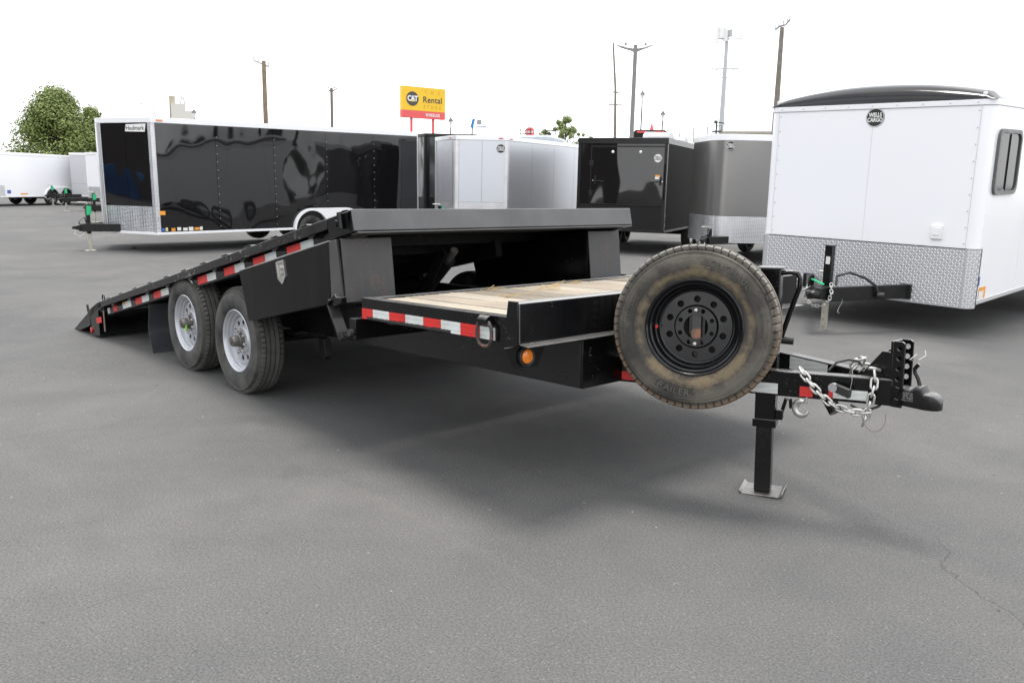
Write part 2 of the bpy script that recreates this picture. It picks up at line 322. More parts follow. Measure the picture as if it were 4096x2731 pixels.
# ------------------------------------------------------------------ ground
def ground_z(x, y):
    if abs(x) > 30 or abs(y) > 30: return 0.
    return -.1 * math.exp(-((x + 3.35) / 1.25) ** 2) / ((1 + math.exp(-(y + 2.5) * 1.5)) * (1 + math.exp((y - 4.5) * 1.5)))
def ground():
    def ticks(lo, hi, st):
        t = [lo + st * i for i in range(int(round((hi - lo) / st)) + 1)]; out = []; e = st; x = lo
        while x > -900: e *= 1.6; x -= e; out.append(x)
        out = out[::-1] + t; e = st; x = hi
        while x < 900: e *= 1.6; x += e; out.append(x)
        return out
    xs, ys = ticks(-7, 7, .25), ticks(-5, 8, .25); n = len(ys); mb = MB()
    mb.add([(x, y, ground_z(x, y)) for x in xs for y in ys], [(i * n + j, (i + 1) * n + j, (i + 1) * n + j + 1, i * n + j + 1) for i in range(len(xs) - 1) for j in range(n - 1)], smooth=True)
    o = mb.build('ground', ASPH); o['kind'] = 'structure'; o['label'] = 'grey asphalt of the trailer lot'
ground()

# ------------------------------------------------------------------ wheels
GROOVE = mat('groove_shade_rubber', (.012, .012, .012), .8, var=.2)  # dark colour painted into the tread grooves to deepen their shade
def tyre_mesh(name, material, Rr=.38, rb=.212, hw=.105, lugs=64):
    k = (Rr - rb) / .168; P = []
    side = [(0, .078), (.012, .094), (.04, .106), (.075, .109), (.108, .106), (.128, .1), (.131, .1035), (.138, .1), (.15, .092), (.158, .083), (.1635, .072)]
    side = [(rb + r * k, h * hw / .109) for r, h in side]
    tread = []
    for g in (.052, .018):
        tread += [(Rr - .002, (g + .0045) * hw / .109), (Rr - .009, (g + .0035) * hw / .109), (Rr - .009, (g - .0035) * hw / .109), (Rr - .0005, (g - .0045) * hw / .109)]
    prof = side + tread; prof = prof + [(r, -h) for r, h in prof[::-1]]
    n = lugs * 6; mb = MB(); vs = []
    for r, h in prof:
        for j in range(n):
            q = j % 6; sh = r
            if r > Rr - .014 and abs(h) > .05 * hw / .109 and q == 0: sh = r - .007
            elif Rr - .034 * k < r <= Rr - .004 and abs(h) > .08 * hw / .109 and q == 0: sh = r - .008; h = h * .96
            a = 2 * PI * (j + (2.6 if h < 0 else 0) + (1.2 * math.sin(60 * (r - Rr)) if r > Rr - .04 else 0)) / n
            vs.append((sh * math.cos(a), sh * math.sin(a), h))
    fs = [(i * n + j, i * n + (j + 1) % n, (i + 1) * n + (j + 1) % n, (i + 1) * n + j) for i in range(len(prof) - 1) for j in range(n)]
    mb.add(vs, fs, None, True)
    for q, fc in enumerate(fs):
        i, j = divmod(q, n)
        if j % 6 in (0, 5) and j % 6 == 0 and prof[i][0] > Rr - .034 * k and abs(prof[i][1]) > .05 * hw / .109: mb.mi[q] = 1
        if prof[i][0] < Rr - .005 and prof[i + 1][0] < Rr - .005 and abs(prof[i][1]) < .06: mb.mi[q] = 1
    return mb.mesh(name, [material, GROOVE])
def rim_mesh(name, material, up=0., hole=.0158):
    mb = MB(); I = Matrix(); U = Matrix.Translation((0, 0, up))
    mb.lathe([(.208, .074), (.219, .082), (.222, .09), (.217, .0935), (.209, .088), (.203, .07), (.196, .066), (.193, .05), (.188, .02 + up * .8), (.178, .012 + up), (.172, -.002 + up), (.163, -.004 + up), (.16, .004 + up), (.163, .0045 + up)], I, 64, cap=False)
    mb.lathe([(.207, -.08), (.219, -.09), (.205, -.075), (.185, -.02), (.178, .005)], I, 48, cap=False)
    plate(mb, [circle(.1625, 60)] + [circle(hole, 16, (.128 * math.cos(R(18 + 36 * i)), .128 * math.sin(R(18 + 36 * i)))) for i in range(10)] + [circle(.1, 48)], .006, U @ Matrix.Translation((0, 0, .003)))
    mb.lathe([(.165, -.06), (.165, -.05), (0, -.05)], I, 32, 1)
    mb.lathe([(.1025, .005), (.099, .012), (.094, .018), (.092, .018)], U, 48, cap=False)
    plate(mb, [circle(.093, 48)] + [circle(.0105, 12, (.0775 * math.cos(R(22.5 + 45 * i)), .0775 * math.sin(R(22.5 + 45 * i)))) for i in range(8)] + [circle(.056, 40)], .008, U @ Matrix.Translation((0, 0, .0145)))
    return mb.mesh(name, [material, UNDER])
TY, DTY = tyre_mesh('tyre', TYRE), tyre_mesh('spare_tyre', DTYRE)
RS, RB = rim_mesh('rim', RIMS, .034, .0185), rim_mesh('spare_rim', RIMB)
nm = MB(); nm.lathe([(.0115, 0), (.0115, .016), (.008, .024), (0, .025)], Matrix(), 6); NUT = nm.mesh('lug_nut', GALV)
hm = MB(); hm.lathe([(.05, -.1), (.05, .06), (.046, .07), (.046, .075), (.038, .08), (.038, .118), (.033, .126), (.015, .128), (.015, .132), (0, .132)], Matrix(), 28); HUBM = hm.mesh('hub', HUB)
sim = MB(); sim.lathe([(.2, .072), (.214, .086), (.2, .08), (.19, .05), (.17, .02), (.06, .035), (.05, .06), (0, .065)], Matrix(), 28, cap=False); SIMR = sim.mesh('simple_rim', RIMS)
SMT = tyre_mesh('small_tyre', TYRE, .34, .2, .1, 40)
def small_wheel(parent, M, s=1.):
    w = link('wheel', SMT, parent, M=M @ Matrix.Scale(s, 4)); link('rim', SIMR, w); return w

# ------------------------------------------------------------------ the tilt-deck trailer (its own frame: X to the coupler, Y to the far side)
TG = Matrix(((.999124, 0, -.041844, 2.09816), (.000114, .999996, .002714, .000239), (.041843, -.002716, .99912, .087871), (0, 0, 0, 1)))
TR = thing('tilt_deck_trailer', 'black tilt deck equipment trailer with wooden front deck and muddy spare wheel', 'trailer', TG)
DW = 2.336; ZT = .783
X_, Y_, Z_ = V((1, 0, 0)), V((0, 1, 0)), V((0, 0, 1))
def part(name, mb, m=BLACK, bev=.0025, parent=TR, label=None): return mb.build(name, m, parent, bev, label)
# fixed front deck
rail = [(0, .667), (.06, .667), (.06, .675), (.008, .675), (.008, .775), (.06, .775), (.06, .783), (0, .783)]
part('side_rail', MB().prism(rail, (0, 0, 0), Y_, Z_, (1.2, 0, 0)))
part('side_rail', MB().prism([(DW - a, b) for a, b in rail], (0, 0, 0), Y_, Z_, (1.2, 0, 0)))
part('rear_rail', MB().prism([(.001, .667), (.009, .667), (.009, .772), (.05, .772), (.05, .7805), (.001, .7805)], (0, .0605, 0), X_, Z_, (0, DW - .121, 0)), DULL)
random.seed(3); y = .064; i = 0; order = [2, 0, 2, 1, 1, 0, 2, 0, 0, 2, 1, 0]
while y < DW - .1:
    w = .183; mb = MB(); z1 = .7745 + random.uniform(-.003, .002); z0 = z1 - .038; k = 12
    end = [.0515 + random.uniform(0, .022) + (.012 if j % 3 else 0) for j in range(k + 1)]
    yy = [y + .005 + (w - .01) * j / k for j in range(k + 1)]
    top = [(end[j], yy[j], z1) for j in range(k + 1)] + [(1.185, yy[k], z1), (1.185, yy[0], z1)]
    mb.add(top + [(a, b, z0) for a, b, c in top], [tuple(range(k + 3))] + [(j, (j + 1) % (k + 3), (j + 1) % (k + 3) + k + 3, j + k + 3) for j in range(k + 3)])
    mb.build('deck_plank', WOODS[order[i % 12]], TR, .002); y += w; i += 1
# bulkhead at the front of the fixed deck
part('bulkhead', MB().prism([(1.196, .66), (1.245, .66), (1.31, .655), (1.31, .663), (1.25, .668), (1.25, .845), (1.2, .851), (1.196, .851)], (0, .004, 0), X_, Z_, (0, DW - .008, 0)))
for yy in (-.004, DW - .004):
    part('bulkhead_end_plate', MB().prism([(1.155, .66), (1.252, .66), (1.252, .856), (1.19, .856)], (0, yy, 0), X_, Z_, (0, .008, 0)))
part('lamp_bracket', MB().prism([(-.055, .656), (.0, .558), (.145, .552), (.2, .656)], (1.215, 0, 0), Y_, Z_, (.008, 0, 0)))
LM = frame((1.2235, .07, .607), Y_, X_)
lp = part('marker_lamp', MB().lathe([(.047, 0), (.047, .012), (.04, .016), (.034, .012), (.034, .006)], LM, 32), RUBBER, 0)
mb = MB().lathe([(.0335, .006), (.031, .014), (.024, .018), (0, .019)], LM, 28)
for a in (90, 210, 330): mb.lathe([(.0055, .018), (.0055, .0225), (0, .0225)], LM @ Matrix.Translation((.017 * math.cos(R(a)), .017 * math.sin(R(a)), 0)), 10)
part('lens', mb, AMBER, 0, lp)
# conspicuity tape on the near rail
bx = [.003, .109, .262, .408, .56, .703, .852, .995, 1.1]
for j in range(8):
    zo = 0.
    part('reflective_tape', MB().box((bx[j] + (.001 if j else 0), -.0012, .67), (bx[j + 1], -.0002, .727)), REDW if j % 2 == 0 else WHTW, 0)
# tie-down ring
dr = part('tie_down_ring', MB().tube([(1.05 + .05 * math.copysign(abs(math.cos(t)) ** .75, math.cos(t)), -.022, .7 + .058 * math.copysign(abs(math.sin(t)) ** .85, math.sin(t))) for t in [2 * PI * k / 28 for k in range(28)]], .0085, 10, True), mat('chipped_ring_paint', (.03, .03, .03), .45, spots=(.16, .07, .04), spot_s=14, spot_t=.52), 0)
part('ring_lug', MB().cyl((1.018, -.014, .758), (1.082, -.014, .758), .022, 20), BLACK, .002, dr)
# lower frame
rc = [(0, 0), (.07, 0), (.07, .012), (.01, .012), (.01, .233), (.07, .233), (.07, .245), (0, .245)]
part('main_beam', MB().prism([(.449 + a, .4 + b) for a, b in rc], (-4.1, 0, 0), Y_, Z_, (5.3, 0, 0)), mat('dusty_beam_paint', (.012, .012, .0125), .3, var=.4, vs=2, spec=.4, spots=(.08, .075, .07), spot_s=30, spot_t=.7))
part('main_beam', MB().prism([(DW - .449 - a, .4 + b) for a, b in rc], (-4.1, 0, 0), Y_, Z_, (5.3, 0, 0)), UNDER)
part('front_cross_beam', MB().box((1.2015, .449, .4005), (1.215, DW - .449, .652)), BLACK)
for xx in (.15, .55, .95): part('deck_cross_beam', MB().prism([(xx, .6455), (xx + .06, .6455), (xx + .06, .73), (xx, .73)], (0, .0605, 0), X_, Z_, (0, DW - .121, 0)), UNDER)
part('outrigger_tube', MB().box((-.115, -.012, .547), (-.05, DW + .012, .662)), BLACK)
part('pivot_cross_tube', MB().cyl((-2.15, .25, .52), (-2.15, DW - .25, .52), .05, 20), UNDER, 0)
for xx in (-.9, -3.2, -3.9): part('frame_cross_beam', MB().box((xx, .46, .45), (xx + .08, DW - .46, .55)), UNDER)
# tongue
def tg(x, z, far=False, out=0.):
    yy = 1.033 + .377 * (x - 2) - out * .936; xx = x + out * .353
    return (xx, (2.44 - yy) if far else yy, z)
for far in (False, True):
    d = .03
    part('tongue_beam', MB().sweep([(-d, -.0585), (d, -.0585), (d, .0585), (-d, .0585)], tg(1.12,   .455, far, -d), tg(2.37,   .455, far, -d)), BLACK, .006)
def tongue_tape(x0, x1, z0, z1, m, far=False):
    a, b = tg(x0, 0, far, .0015), tg(x1, 0, far, .0015)
    if far: a, b = tg(x0, 0, True, -.0605 - .0015), tg(x1, 0, True, -.0605 - .0015)
    n = V((.353, -.936, 0)) if not far else V((-.353, -.936, 0))
    part('reflective_tape', MB().prism([(0, z0), (1, z0), (1, z1), (0, z1)], (a[0], a[1], 0), V(b) - V(a), Z_, n * -.001), m, 0)
tongue_tape(1.17, 1.3, .408, .45, RED); tongue_tape(1.62, 1.92, .406, .454, WHT); tongue_tape(2.01, 2.063, .405, .451, RED)
tongue_tape(2.125, 2.143, .41, .453, RED); tongue_tape(2.1435, 2.277, .41, .453, WHT); tongue_tape(1.75, 2.0, .44, .505, WHT, True)
part('pipe_stub', MB().cyl((2.112, 1.11, .4), (2.155, 1.1, .345), .03, 20), BLACK, .002)
# coupler: punched channel, gusset, cast ball socket
YC = 1.22
holes = lambda: [circle(.0115, 16, (.0, z)) for z in (.1, .145, .19, .235)]
for s in (-1, 1):
    part('coupler_channel', plate(MB(), [[(-.024, -.145), (.022, -.145), (.022, .134), (.01, .142), (-.024, .142)]] + [circle(.0115, 16, (.0, z)) for z in (-.02, .025, .07, .113)], .01, frame((2.386, YC + s * .042, .54), X_, Y_ * -1)), BLACK, .003)
part('coupler_channel_back', MB().box((2.348, YC - .047, .396), (2.3615, YC + .047, .681)), BLACK, .003)
for s in (-1, 1):
    part('gusset', MB().prism([(2.215, .449), (2.347, .449), (2.347, .632), (2.31, .632), (2.215, .51)], (0, YC + s * .035 - .005, 0), X_, Z_, (0, .01, 0)), BLACK)
mb = MB()
secs = [(2.395, .04, .401, .486), (2.436, .04, .399, .478), (2.460, .042, .398, .498), (2.481, .044, .397, .496), (2.494, .045, .397, .47), (2.517, .046, .398, .472), (2.536, .041, .399, .462), (2.549, .029, .4, .448), (2.556, .012, .402, .432)]
ring = []
for x, hw, z0, z1 in secs:
    zm, hz = (z0 + z1) / 2, (z1 - z0) / 2
    ring.append([(x, YC + hw * math.copysign(abs(math.cos(t)) ** .38, math.cos(t)), zm + hz * math.copysign(abs(math.sin(t)) ** .38, math.sin(t))) for t in [2 * PI * j / 24 for j in range(24)]])
vs = [p for r_ in ring for p in r_]
mb.add(vs, [(i * 24 + j, i * 24 + (j + 1) % 24, (i + 1) * 24 + (j + 1) % 24, (i + 1) * 24 + j) for i in range(len(secs) - 1) for j in range(24)] + [tuple(range(24)), tuple(range(24 * 8, 24 * 9))], smooth=True)
cp = part('coupler_socket', mb, mat('chipped_casting', (.008, .008, .0085), .3, var=.3, spec=.35, sky_sheen=.6, spots=(.2, .19, .18), spot_s=12, spot_t=.68), 0)
for k, z in enumerate((.462, .452, .442, .432)):
    part('stamped_lettering', text(MB(), ('MODEL B5', 'SERIAL NO', '20K LB MAX', 'BALL 2 5/16')[k], .009, frame((2.43, YC - .0412, z), X_, Y_ * -1), .01, .0006), GALV, 0, cp)
part('latch_lever', MB().tube([(2.462, YC, .495), (2.452, YC, .525), (2.438, YC, .548), (2.436, YC, .565), (2.452, YC, .588)], .0085, 8), BLACK, 0, cp)
for z in (.418, .47): part('coupler_bolt', MB().cyl((2.385, YC - .047, z), (2.385, YC - .06, z), .017, 6), BLACK, .001)
part('safety_pin', MB().tube([(2.42, YC + .05, .62), (2.42, YC - .02, .605), (2.44, YC + .02, .6), (2.45, YC + .07, .615), (2.44, YC + .085, .635)], .002, 6), GALV, 0)
# chains
lk = MB().tube([((.0135 if abs(math.sin(t)) > .01 else .0135) * math.cos(t) * 1., 0, .011 * (1 if math.sin(t) > 0 else -1) * (1 if abs(math.sin(t)) > 1e-3 else 0) + .0135 * math.sin(t)) for t in [2 * PI * (j + .5) / 16 for j in range(16)]], .0052, 8, True)
LINK = lk.mesh('chain_link', GALV)
def chain(parent, path, pitch=.0345):
    P = [V(p) for p in path]; out = []; acc = 0.; last = P[0]
    seg = [(P[i], P[i + 1]) for i in range(len(P) - 1)]; tot = sum((b - a).length for a, b in seg); n = int(tot / pitch)
    def at(d):
        for a, b in seg:
            l = (b - a).length
            if d <= l: return a + (b - a) * (d / l), (b - a).normalized()
            d -= l
        return P[-1], (P[-1] - P[-2]).normalized()
    for i in range(n):
        p, t = at((i + .5) * pitch); t = (t + V((random.uniform(-.1, .1), random.uniform(-.1, .1), random.uniform(-.1, .1)))).normalized()
        ref = V((.35, -.93, 0)); x = ref - t * ref.dot(t); x.normalize()
        if i % 2: x = t.cross(x)
        link('chain_link', LINK, parent, M=frame(p, x, t))
random.seed(5)
c1 = part('safety_chain', MB().tube([(2.26, 1.17, .548), (2.275, 1.15, .556), (2.3, 1.15, .556), (2.31, 1.17, .548)], .007, 8), GALV, 0)
chain(c1, [(2.305, 1.13, .545), (2.312, 1.12, .51), (2.312, 1.105, .46), (2.305, 1.1, .41), (2.295, 1.1, .36), (2.285, 1.1, .325), (2.278, 1.1, .31)])
chain(c1, [(2.31, 1.098, .372), (2.27, 1.088, .364), (2.23, 1.07, .368), (2.19, 1.05, .38), (2.155, 1.03, .402), (2.115, 1.01, .44), (2.08, 1.0, .48), (2.05, .995, .515), (2.03, 1.01, .53), (2.0, 1.03, .522)])
c2 = part('safety_chain', MB().tube([(2.16, 1.33, .53), (2.17, 1.32, .54), (2.19, 1.32, .54), (2.2, 1.33, .53)], .007, 8), GALV, 0)
chain(c2, [(2.13, 1.27, .5), (2.145, 1.26, .53), (2.165, 1.26, .56), (2.19, 1.26, .575), (2.16, 1.29, .54)])
hk = [(2.018, 1.03, .405), (2.018, 1.03, .385)]
mb = MB(); P = [];
for t in range(15):
    a = R(62 - 20.5 * t); P.append((2.028 + .034 * -math.cos(a) * -1, 1.035, .352 + .032 * math.sin(a)))
P = [(2.048 - .0, 1.035, .404)] + [(2.026 + .032 * math.cos(R(75 + 21 * t)), 1.035, .352 + .032 * math.sin(R(75 + 21 * t))) for t in range(14)]
mb.tube(P[1:], [.008, .012, .015, .016, .017, .017, .017, .0165, .016, .015, .013, .011, .008, .003], 12); mb.tube([(2.046, 1.035, .405), (2.05, 1.035, .372)], .005, 8)
part('slip_hook', mb, GALV, 0)
bs = part('breakaway_switch', MB().prism([(2.17, .484), (2.24, .467), (2.235, .428), (2.165, .448)], (0, 1.068, 0), X_, Z_, (0, -.026, 0)), mat('black_plastic', (.02, .02, .02), .45), .003)
part('switch_wheel', MB().cyl((2.162, 1.06, .466), (2.162, 1.04, .466), .02, 20), mat('grey_plastic', (.3, .3, .31), .5), .002, bs)
part('electrical_cable', MB().tube([(2.1, 1.12, .525), (2.12, 1.15, .56), (2.16, 1.18, .575), (2.2, 1.2, .57), (2.225, 1.2, .54), (2.215, 1.17, .525)], .006, 8), RUBBER, 0)
part('electrical_cable', MB().tube([(2.325, 1.2, .41), (2.31, 1.17, .385), (2.28, 1.14, .37), (2.25, 1.11, .375), (2.22, 1.1, .39)], .006, 8), RUBBER, 0)
part('breakaway_cable', MB().tube([(2.215, 1.1, .455), (2.22, 1.1, .5), (2.215, 1.11, .545), (2.222, 1.14, .56), (2.24, 1.16, .552)], .0016, 6), GALV, 0)
part('cable_loop', MB().tube([(2.265 + .052 + .052 * math.cos(R(160 + 9.5 * t)), 1.12, .34 + .068 * math.sin(R(160 + 9.5 * t)) + .012) for t in range(24)], .0011, 6), RUST, 0)
# drop-leg jack
JX, JY = 1.7325, 1.2273
JM = frame((JX, JY, 0), V((.92, .39, 0)), Z_)
jk = part('jack_post', MB().box((-.048, -.048, .2), (.048, .048, .962), JM), BLACK, .006)
part('jack_cap', MB().box((-.062, -.058, .9625), (.062, .058, .97), JM), DULL, .002, jk)
part('jack_collar', MB().box((-.056, -.056, .185), (.056, .056, .225), JM), BLACK, .004, jk)
part('drop_leg', MB().box((-.039, -.039, -.148), (.039, .039, .1849), JM), mat('jack_leg_paint', (.008, .008, .0085), .25, var=.3, spec=.3, spots=(.14, .08, .045), spot_s=16, spot_t=.67), .005, jk)
part('foot_plate', MB().prism([(-.105, .018), (-.088, 0), (.088, 0), (.105, .018), (.102, .022), (.086, .006), (-.086, .006), (-.102, .022)], JM @ V((0, -.09, -.156)), JM.to_3x3() @ X_, Z_, JM.to_3x3() @ V((0, .18, 0))), STEEL, .001, jk)
part('gear_housing', MB().lathe([(.03, 0), (.03, .05), (.02, .06), (0, .06)], frame(JM @ V((-.049, .0, .925)), Z_, JM.to_3x3() @ V((-1, -.2, 0))), 20), BLACK, .002, jk)
J3 = JM.to_3x3()
part('crank_handle', MB().tube([JM @ V((.048, .0, .94)), JM @ V((.085, 0, .945)), JM @ V((.12, 0, .94)), JM @ V((.132, 0, .915)), JM @ V((.13, 0, .87)), JM @ V((.095, 0, .76)), JM @ V((.062, 0, .645)), JM @ V((.058, 0, .62))], .012, 10), BLACK, 0, jk)
part('crank_grip', MB().cyl(JM @ V((.05, 0, .615)), JM @ V((.115, -.0, .612)), .018, 18), RUBBER, .002, jk)
part('jack_sticker', MB().box((-.01, -.0495, .71), (.032, -.0485, .79), JM), PAPER, 0, jk)
part('sticker_header', MB().box((-.01, -.0505, .77), (.032, -.0496, .79), JM), ORST, 0, jk)
text(mb := MB(), 'VDI', .024, frame(JM @ V((.011, -.0501, .74)), J3 @ X_, J3 @ V((0, -1, 0))), .02, .0006); part('sticker_lettering', mb, INK, 0, jk)
part('leg_pin', MB().tube([JM @ V((.05, -.02, .25)), JM @ V((.075, -.02, .25)), JM @ V((.085, -.02, .29)), JM @ V((.095, -.02, .33)), JM @ V((.115, -.02, .33)), JM @ V((.12, -.02, .285))], .009, 8), BLACK, 0, jk)
part('pin_lug', MB().box((.048, -.04, .225), (.085, .01, .275), JM), BLACK, .004, jk)
# spare wheel on the near tongue beam, facing outwards
SP = V((1.639, .741, .712)); SN = V((.46, -.885, .07)).normalized()
SM = frame(SP - SN * .06, V((.885, .46, 0)), SN)
sw = link('spare_wheel', RB, TR, M=SM, label='black steel spare rim with a muddy worn tyre')
link('tyre', DTY, sw)
for a in (90, 270): link('lug_nut', NUT, sw, M=Matrix.Translation((.0775 * math.cos(R(a)), .0775 * math.sin(R(a)), .019)))
part('mounting_bar', MB().box((-.022, -.078, -.01), (.022, .078, .008)), mat('mounting_bar_paint', (.02, .02, .022), .35, spots=(.2, .09, .05), spot_s=8, spot_t=.55), .002, sw)
part('mounting_post', MB().box((-.04, -.3, -.2), (.04, .06, -.02)), BLACK, .004, sw)
part('valve_stem', MB().cyl((-.183, .0, .015), (-.175, -.003, .055), .006, 10), GALV, 0, sw)
part('valve_cap', MB().cyl((-.175, -.003, .055), (-.173, -.004, .067), .007, 10), REDL, 0, sw)
ltr = mat('sidewall_lettering', (.075, .073, .066), .7, var=.4, vs=12)
for tx, sz, bd_, ar in (('LONGHAUL', .04, .0, (.3, R(60))), ('TRAILER ST', .044, .012, (-.3, R(258))), ('ST235/80R16', .027, 0., (.3, R(160))), ('LOAD RANGE E', .018, 0., (.3, R(8)))):
    text(mb := MB(), tx, sz, Matrix.Translation((0, 0, .1045)), bd_, .009, 1.12, 1, arc=ar); part('sidewall_lettering', mb, ltr, 0, sw)
mb = MB()
for rr in (.276, .324): mb.lathe([(rr - .0012, .1082), (rr, .1098), (rr + .0012, .1082)], Matrix(), 96, cap=False)
part('sidewall_rib', mb, DTYRE, 0, sw)
# road wheels
for xx, cz in ((-1.702, .352), (-2.612, .39)):
    for far in (False, True):
        y0 = .125 if not far else DW - .125
        M = frame((xx, y0, cz), V((math.cos(.3 + xx), 0, math.sin(.3 + xx))), Y_ * (-1 if not far else 1))
        w = link('road_wheel', TY, TR, M=M); link('rim', RS, w); link('hub', HUBM, w)
        for k in range(8): link('lug_nut', NUT, w, M=Matrix.Translation((.0775 * math.cos(R(22.5 + 45 * k)), .0775 * math.sin(R(22.5 + 45 * k)), .053)))
        if not far and xx < -2: part('wheel_tag', MB().prism([(-.01, -.06), (.022, -.05), (.03, -.008), (.0, -.012)], (xx + .03, .02, cz - .0), X_, Z_, (0, -.003, 0)), mat('lime_tag', (.2, .6, .03), .5), 0)
    part('axle', MB().cyl((xx, .2, cz), (xx, DW - .2, cz), .045, 16), UNDER, 0)
    for yy in (.36, DW - .36): part('leaf_spring', MB().prism([(-.38, .02), (-.2, -.025), (0, -.04), (.2, -.025), (.38, .02), (.38, .035), (.2, -.01), (0, -.015), (-.2, -.01), (-.38, .035)], (xx, yy, cz + .03), X_, Z_, (0, .06, 0)), UNDER)
# tilting deck
TH = math.atan(.1856); DF = V((math.cos(TH), 0, math.sin(TH))); DN = V((-math.sin(TH), 0, math.cos(TH))); D0 = V((-.08, 0, 1.256))
def D(s, y, n): return D0 - DF * s + DN * n + Y_ * y
def dprism(poly, y0, y1): return MB().prism(poly, D(0, y0, 0), -DF, DN, (0, y1 - y0, 0))
def dbox(s0, s1, y0, y1, n0, n1): return dprism([(s0, n0), (s1, n0), (s1, n1), (s0, n1)], y0, y1)
DL = 4.72
part('front_beam', MB().prism([(0, 0), (-.002, -.118), (.02, -.124), (.05, -.118), (.05, -.02), (.03, 0)], D(0, .004, 0), -DF, DN, (0, DW - .008, 0)), DULL, .004)
part('front_beam_lip', dprism([(-.012, -.126), (.06, -.126), (.06, -.133), (-.012, -.133)], .02, DW - .02), DULL, .002)
for s in (0, 1):
    f = lambda y: y if s == 0 else DW - y
    y0, y1 = sorted((f(.05), f(.06))); part('deck_side_channel', dbox(.05, DL, y0, y1, -.142, -.012), BLACK)
    y0, y1 = sorted((f(.052), f(.12))); part('channel_flange', dbox(.05, DL, y0 + .0105 * (1 - s), y1 - .0105 * s, -.142, -.132), BLACK)
    y0, y1 = sorted((f(0), f(.012)))
    part('rub_rail', dprism([(.27, -.064), (DL, -.06), (DL + .36, -.14), (DL + .36, -.075), (DL - .02, -.002), (.27, -.006)], y0, y1), mat('scuffed_rub_rail', (.009, .0092, .01), .24, var=.3, spec=.3, sky_sheen=.6, spots=(.17, .165, .16), spot_s=26, spot_t=.63), .003)
    y0, y1 = sorted((f(.004), f(.05))); part('corner_block', dbox(.0, .27, y0, y1, -.124, -.004), BLACK, .004)
    for k in range(9):
        s0 = .42 + k * .478; y0, y1 = sorted((f(.0125), f(.0495)))
        part('stake_pocket', dprism([(s0, -.01), (s0 + .1, -.01), (s0 + .1, -.078), (s0 + .06, -.085), (s0, -.06)], y0, y1), BLACK, .002)
    for k in range(11):
        s0 = .5 + k * .385; y0, y1 = sorted((f(.004), f(.05)))
        part('tie_lug', dprism([(s0, 0.0005), (s0 + .11, 0.0005), (s0 + .1, .008), (s0 + .01, .008)], y0, y1), BLACK, .002)
part('deck_plate', dbox(.031, DL, .0135, DW - .0135, -.0115, -.001), mat('worn_deck_steel', (.09, .085, .08), .5, metal=.3, var=.4, vs=3), .002)
for k in range(9): part('deck_joist', dbox(.3 + k * .5, .36 + k * .5, .0605, DW - .0605, -.1, -.012), UNDER, 0)
for yy in (.62, DW - .68): part('deck_stringer', dbox(.75, DL - .2, yy, yy + .06, -.21, -.1005), UNDER, 0)
tp = [(.53, .872), (1.02, 1.36), (1.5, 1.84), (1.99, 2.33), (2.555, 2.82), (2.955, 3.31), (3.43, 3.78)]
for a, b in tp:
    m_ = (a + b) / 2 - (.01 if a < 2.5 else 0)
    for (s0, s1, mm) in ((a, m_, WHT), (m_ + .001, b, RED)): part('reflective_tape', dbox(s0, s1, .0478, .0492, -.128, -.073), mm, 0)
part('reflective_tape', dbox(3.9, 4.14, .0478, .0492, -.128, -.07), WHT, 0); part('reflective_tape', dbox(4.3, 4.42, .0478, .0492, -.128, -.075), RED, 0)
part('reflective_tape', dbox(4.53, 4.6, .0478, .0492, -.128, -.075), WHT, 0); part('reflective_tape', dbox(4.66, 4.82, -.0012, -.0002, -.2, -.145), RED, 0)
part('warning_sticker', dbox(2.44, 2.55, .0478, .0492, -.13, -.07), PAPER, 0); part('warning_sticker', dbox(4.05, 4.13, .0464, .0477, -.09, -.07), ORST, 0)
part('deck_lock_bolt', MB().cyl(D(.16, .006, -.05), D(.16, -.012, -.05), .02, 6), BLACK, .001)
part('hinge_pin', MB().cyl(D(.1, -.012, -.09), D(.1, -.012, .0), .016, 12), BLACK, .001)
# knife-edge tail
part('tail_ramp', MB().hexa([(-5.6, .02, .042), (-4.72, .02, .3), (-4.72, DW - .02, .3), (-5.6, DW - .02, .042), (-5.59, .02, .058), (-4.74, .02, .392), (-4.74, DW - .02, .392), (-5.59, DW - .02, .058)]), DULL, .003)
for yy in (.0, DW - .012):
    part('tail_side_plate', MB().prism([(-5.07, .262), (-4.98, .2), (-4.95, .04), (-4.72, .066), (-4.72, .31), (-4.6, .345), (-4.62, .4), (-4.72, .392), (-5.05, .285)], (0, yy, 0), X_, Z_, (0, .012, 0)), BLACK, .002)
    part('tail_ramp_side', MB().prism([(-5.6, .042), (-5.45, .04), (-5.0, .14), (-5.0, .25), (-5.06, .262)], (0, yy, 0), X_, Z_, (0, .012, 0)), BLACK, .002)
part('tail_panel', MB().hexa([(-4.955, .0125, .045), (-4.93, .0125, .045), (-4.93, DW - .0125, .045), (-4.955, DW - .0125, .045), (-4.985, .0125, .2), (-4.96, .0125, .2), (-4.96, DW - .0125, .2), (-4.985, DW - .0125, .2)]), BLACK, .002)
part('tail_lamp', MB().lathe([(.045, 0), (.045, .012), (.03, .02), (0, .022)], frame((-4.958, .09, .12), Y_, (-1, 0, .15)), 24), REDL, 0)
part('clearance_lamp', MB().lathe([(.028, 0), (.028, .01), (.015, .016), (0, .017)], frame((-4.955, .0, .1), X_, (0, -1, 0)), 20), REDL, 0)
part('tail_ring', MB().tube([(-4.62 + .032 * math.cos(t), .03, .44 + .034 * math.sin(t)) for t in [2 * PI * k / 16 for k in range(16)]], .006, 8, True), BLACK, 0)
part('hanging_strap', MB().box((-4.545, -.008, .13), (-4.515, -.003, .33)), mat('faded_strap', (.16, .11, .08), .7), 0)
part('tail_stud', MB().bar((-5.07, .01, .27), (-5.09, .01, .34), .02, .012), BLACK, .001)
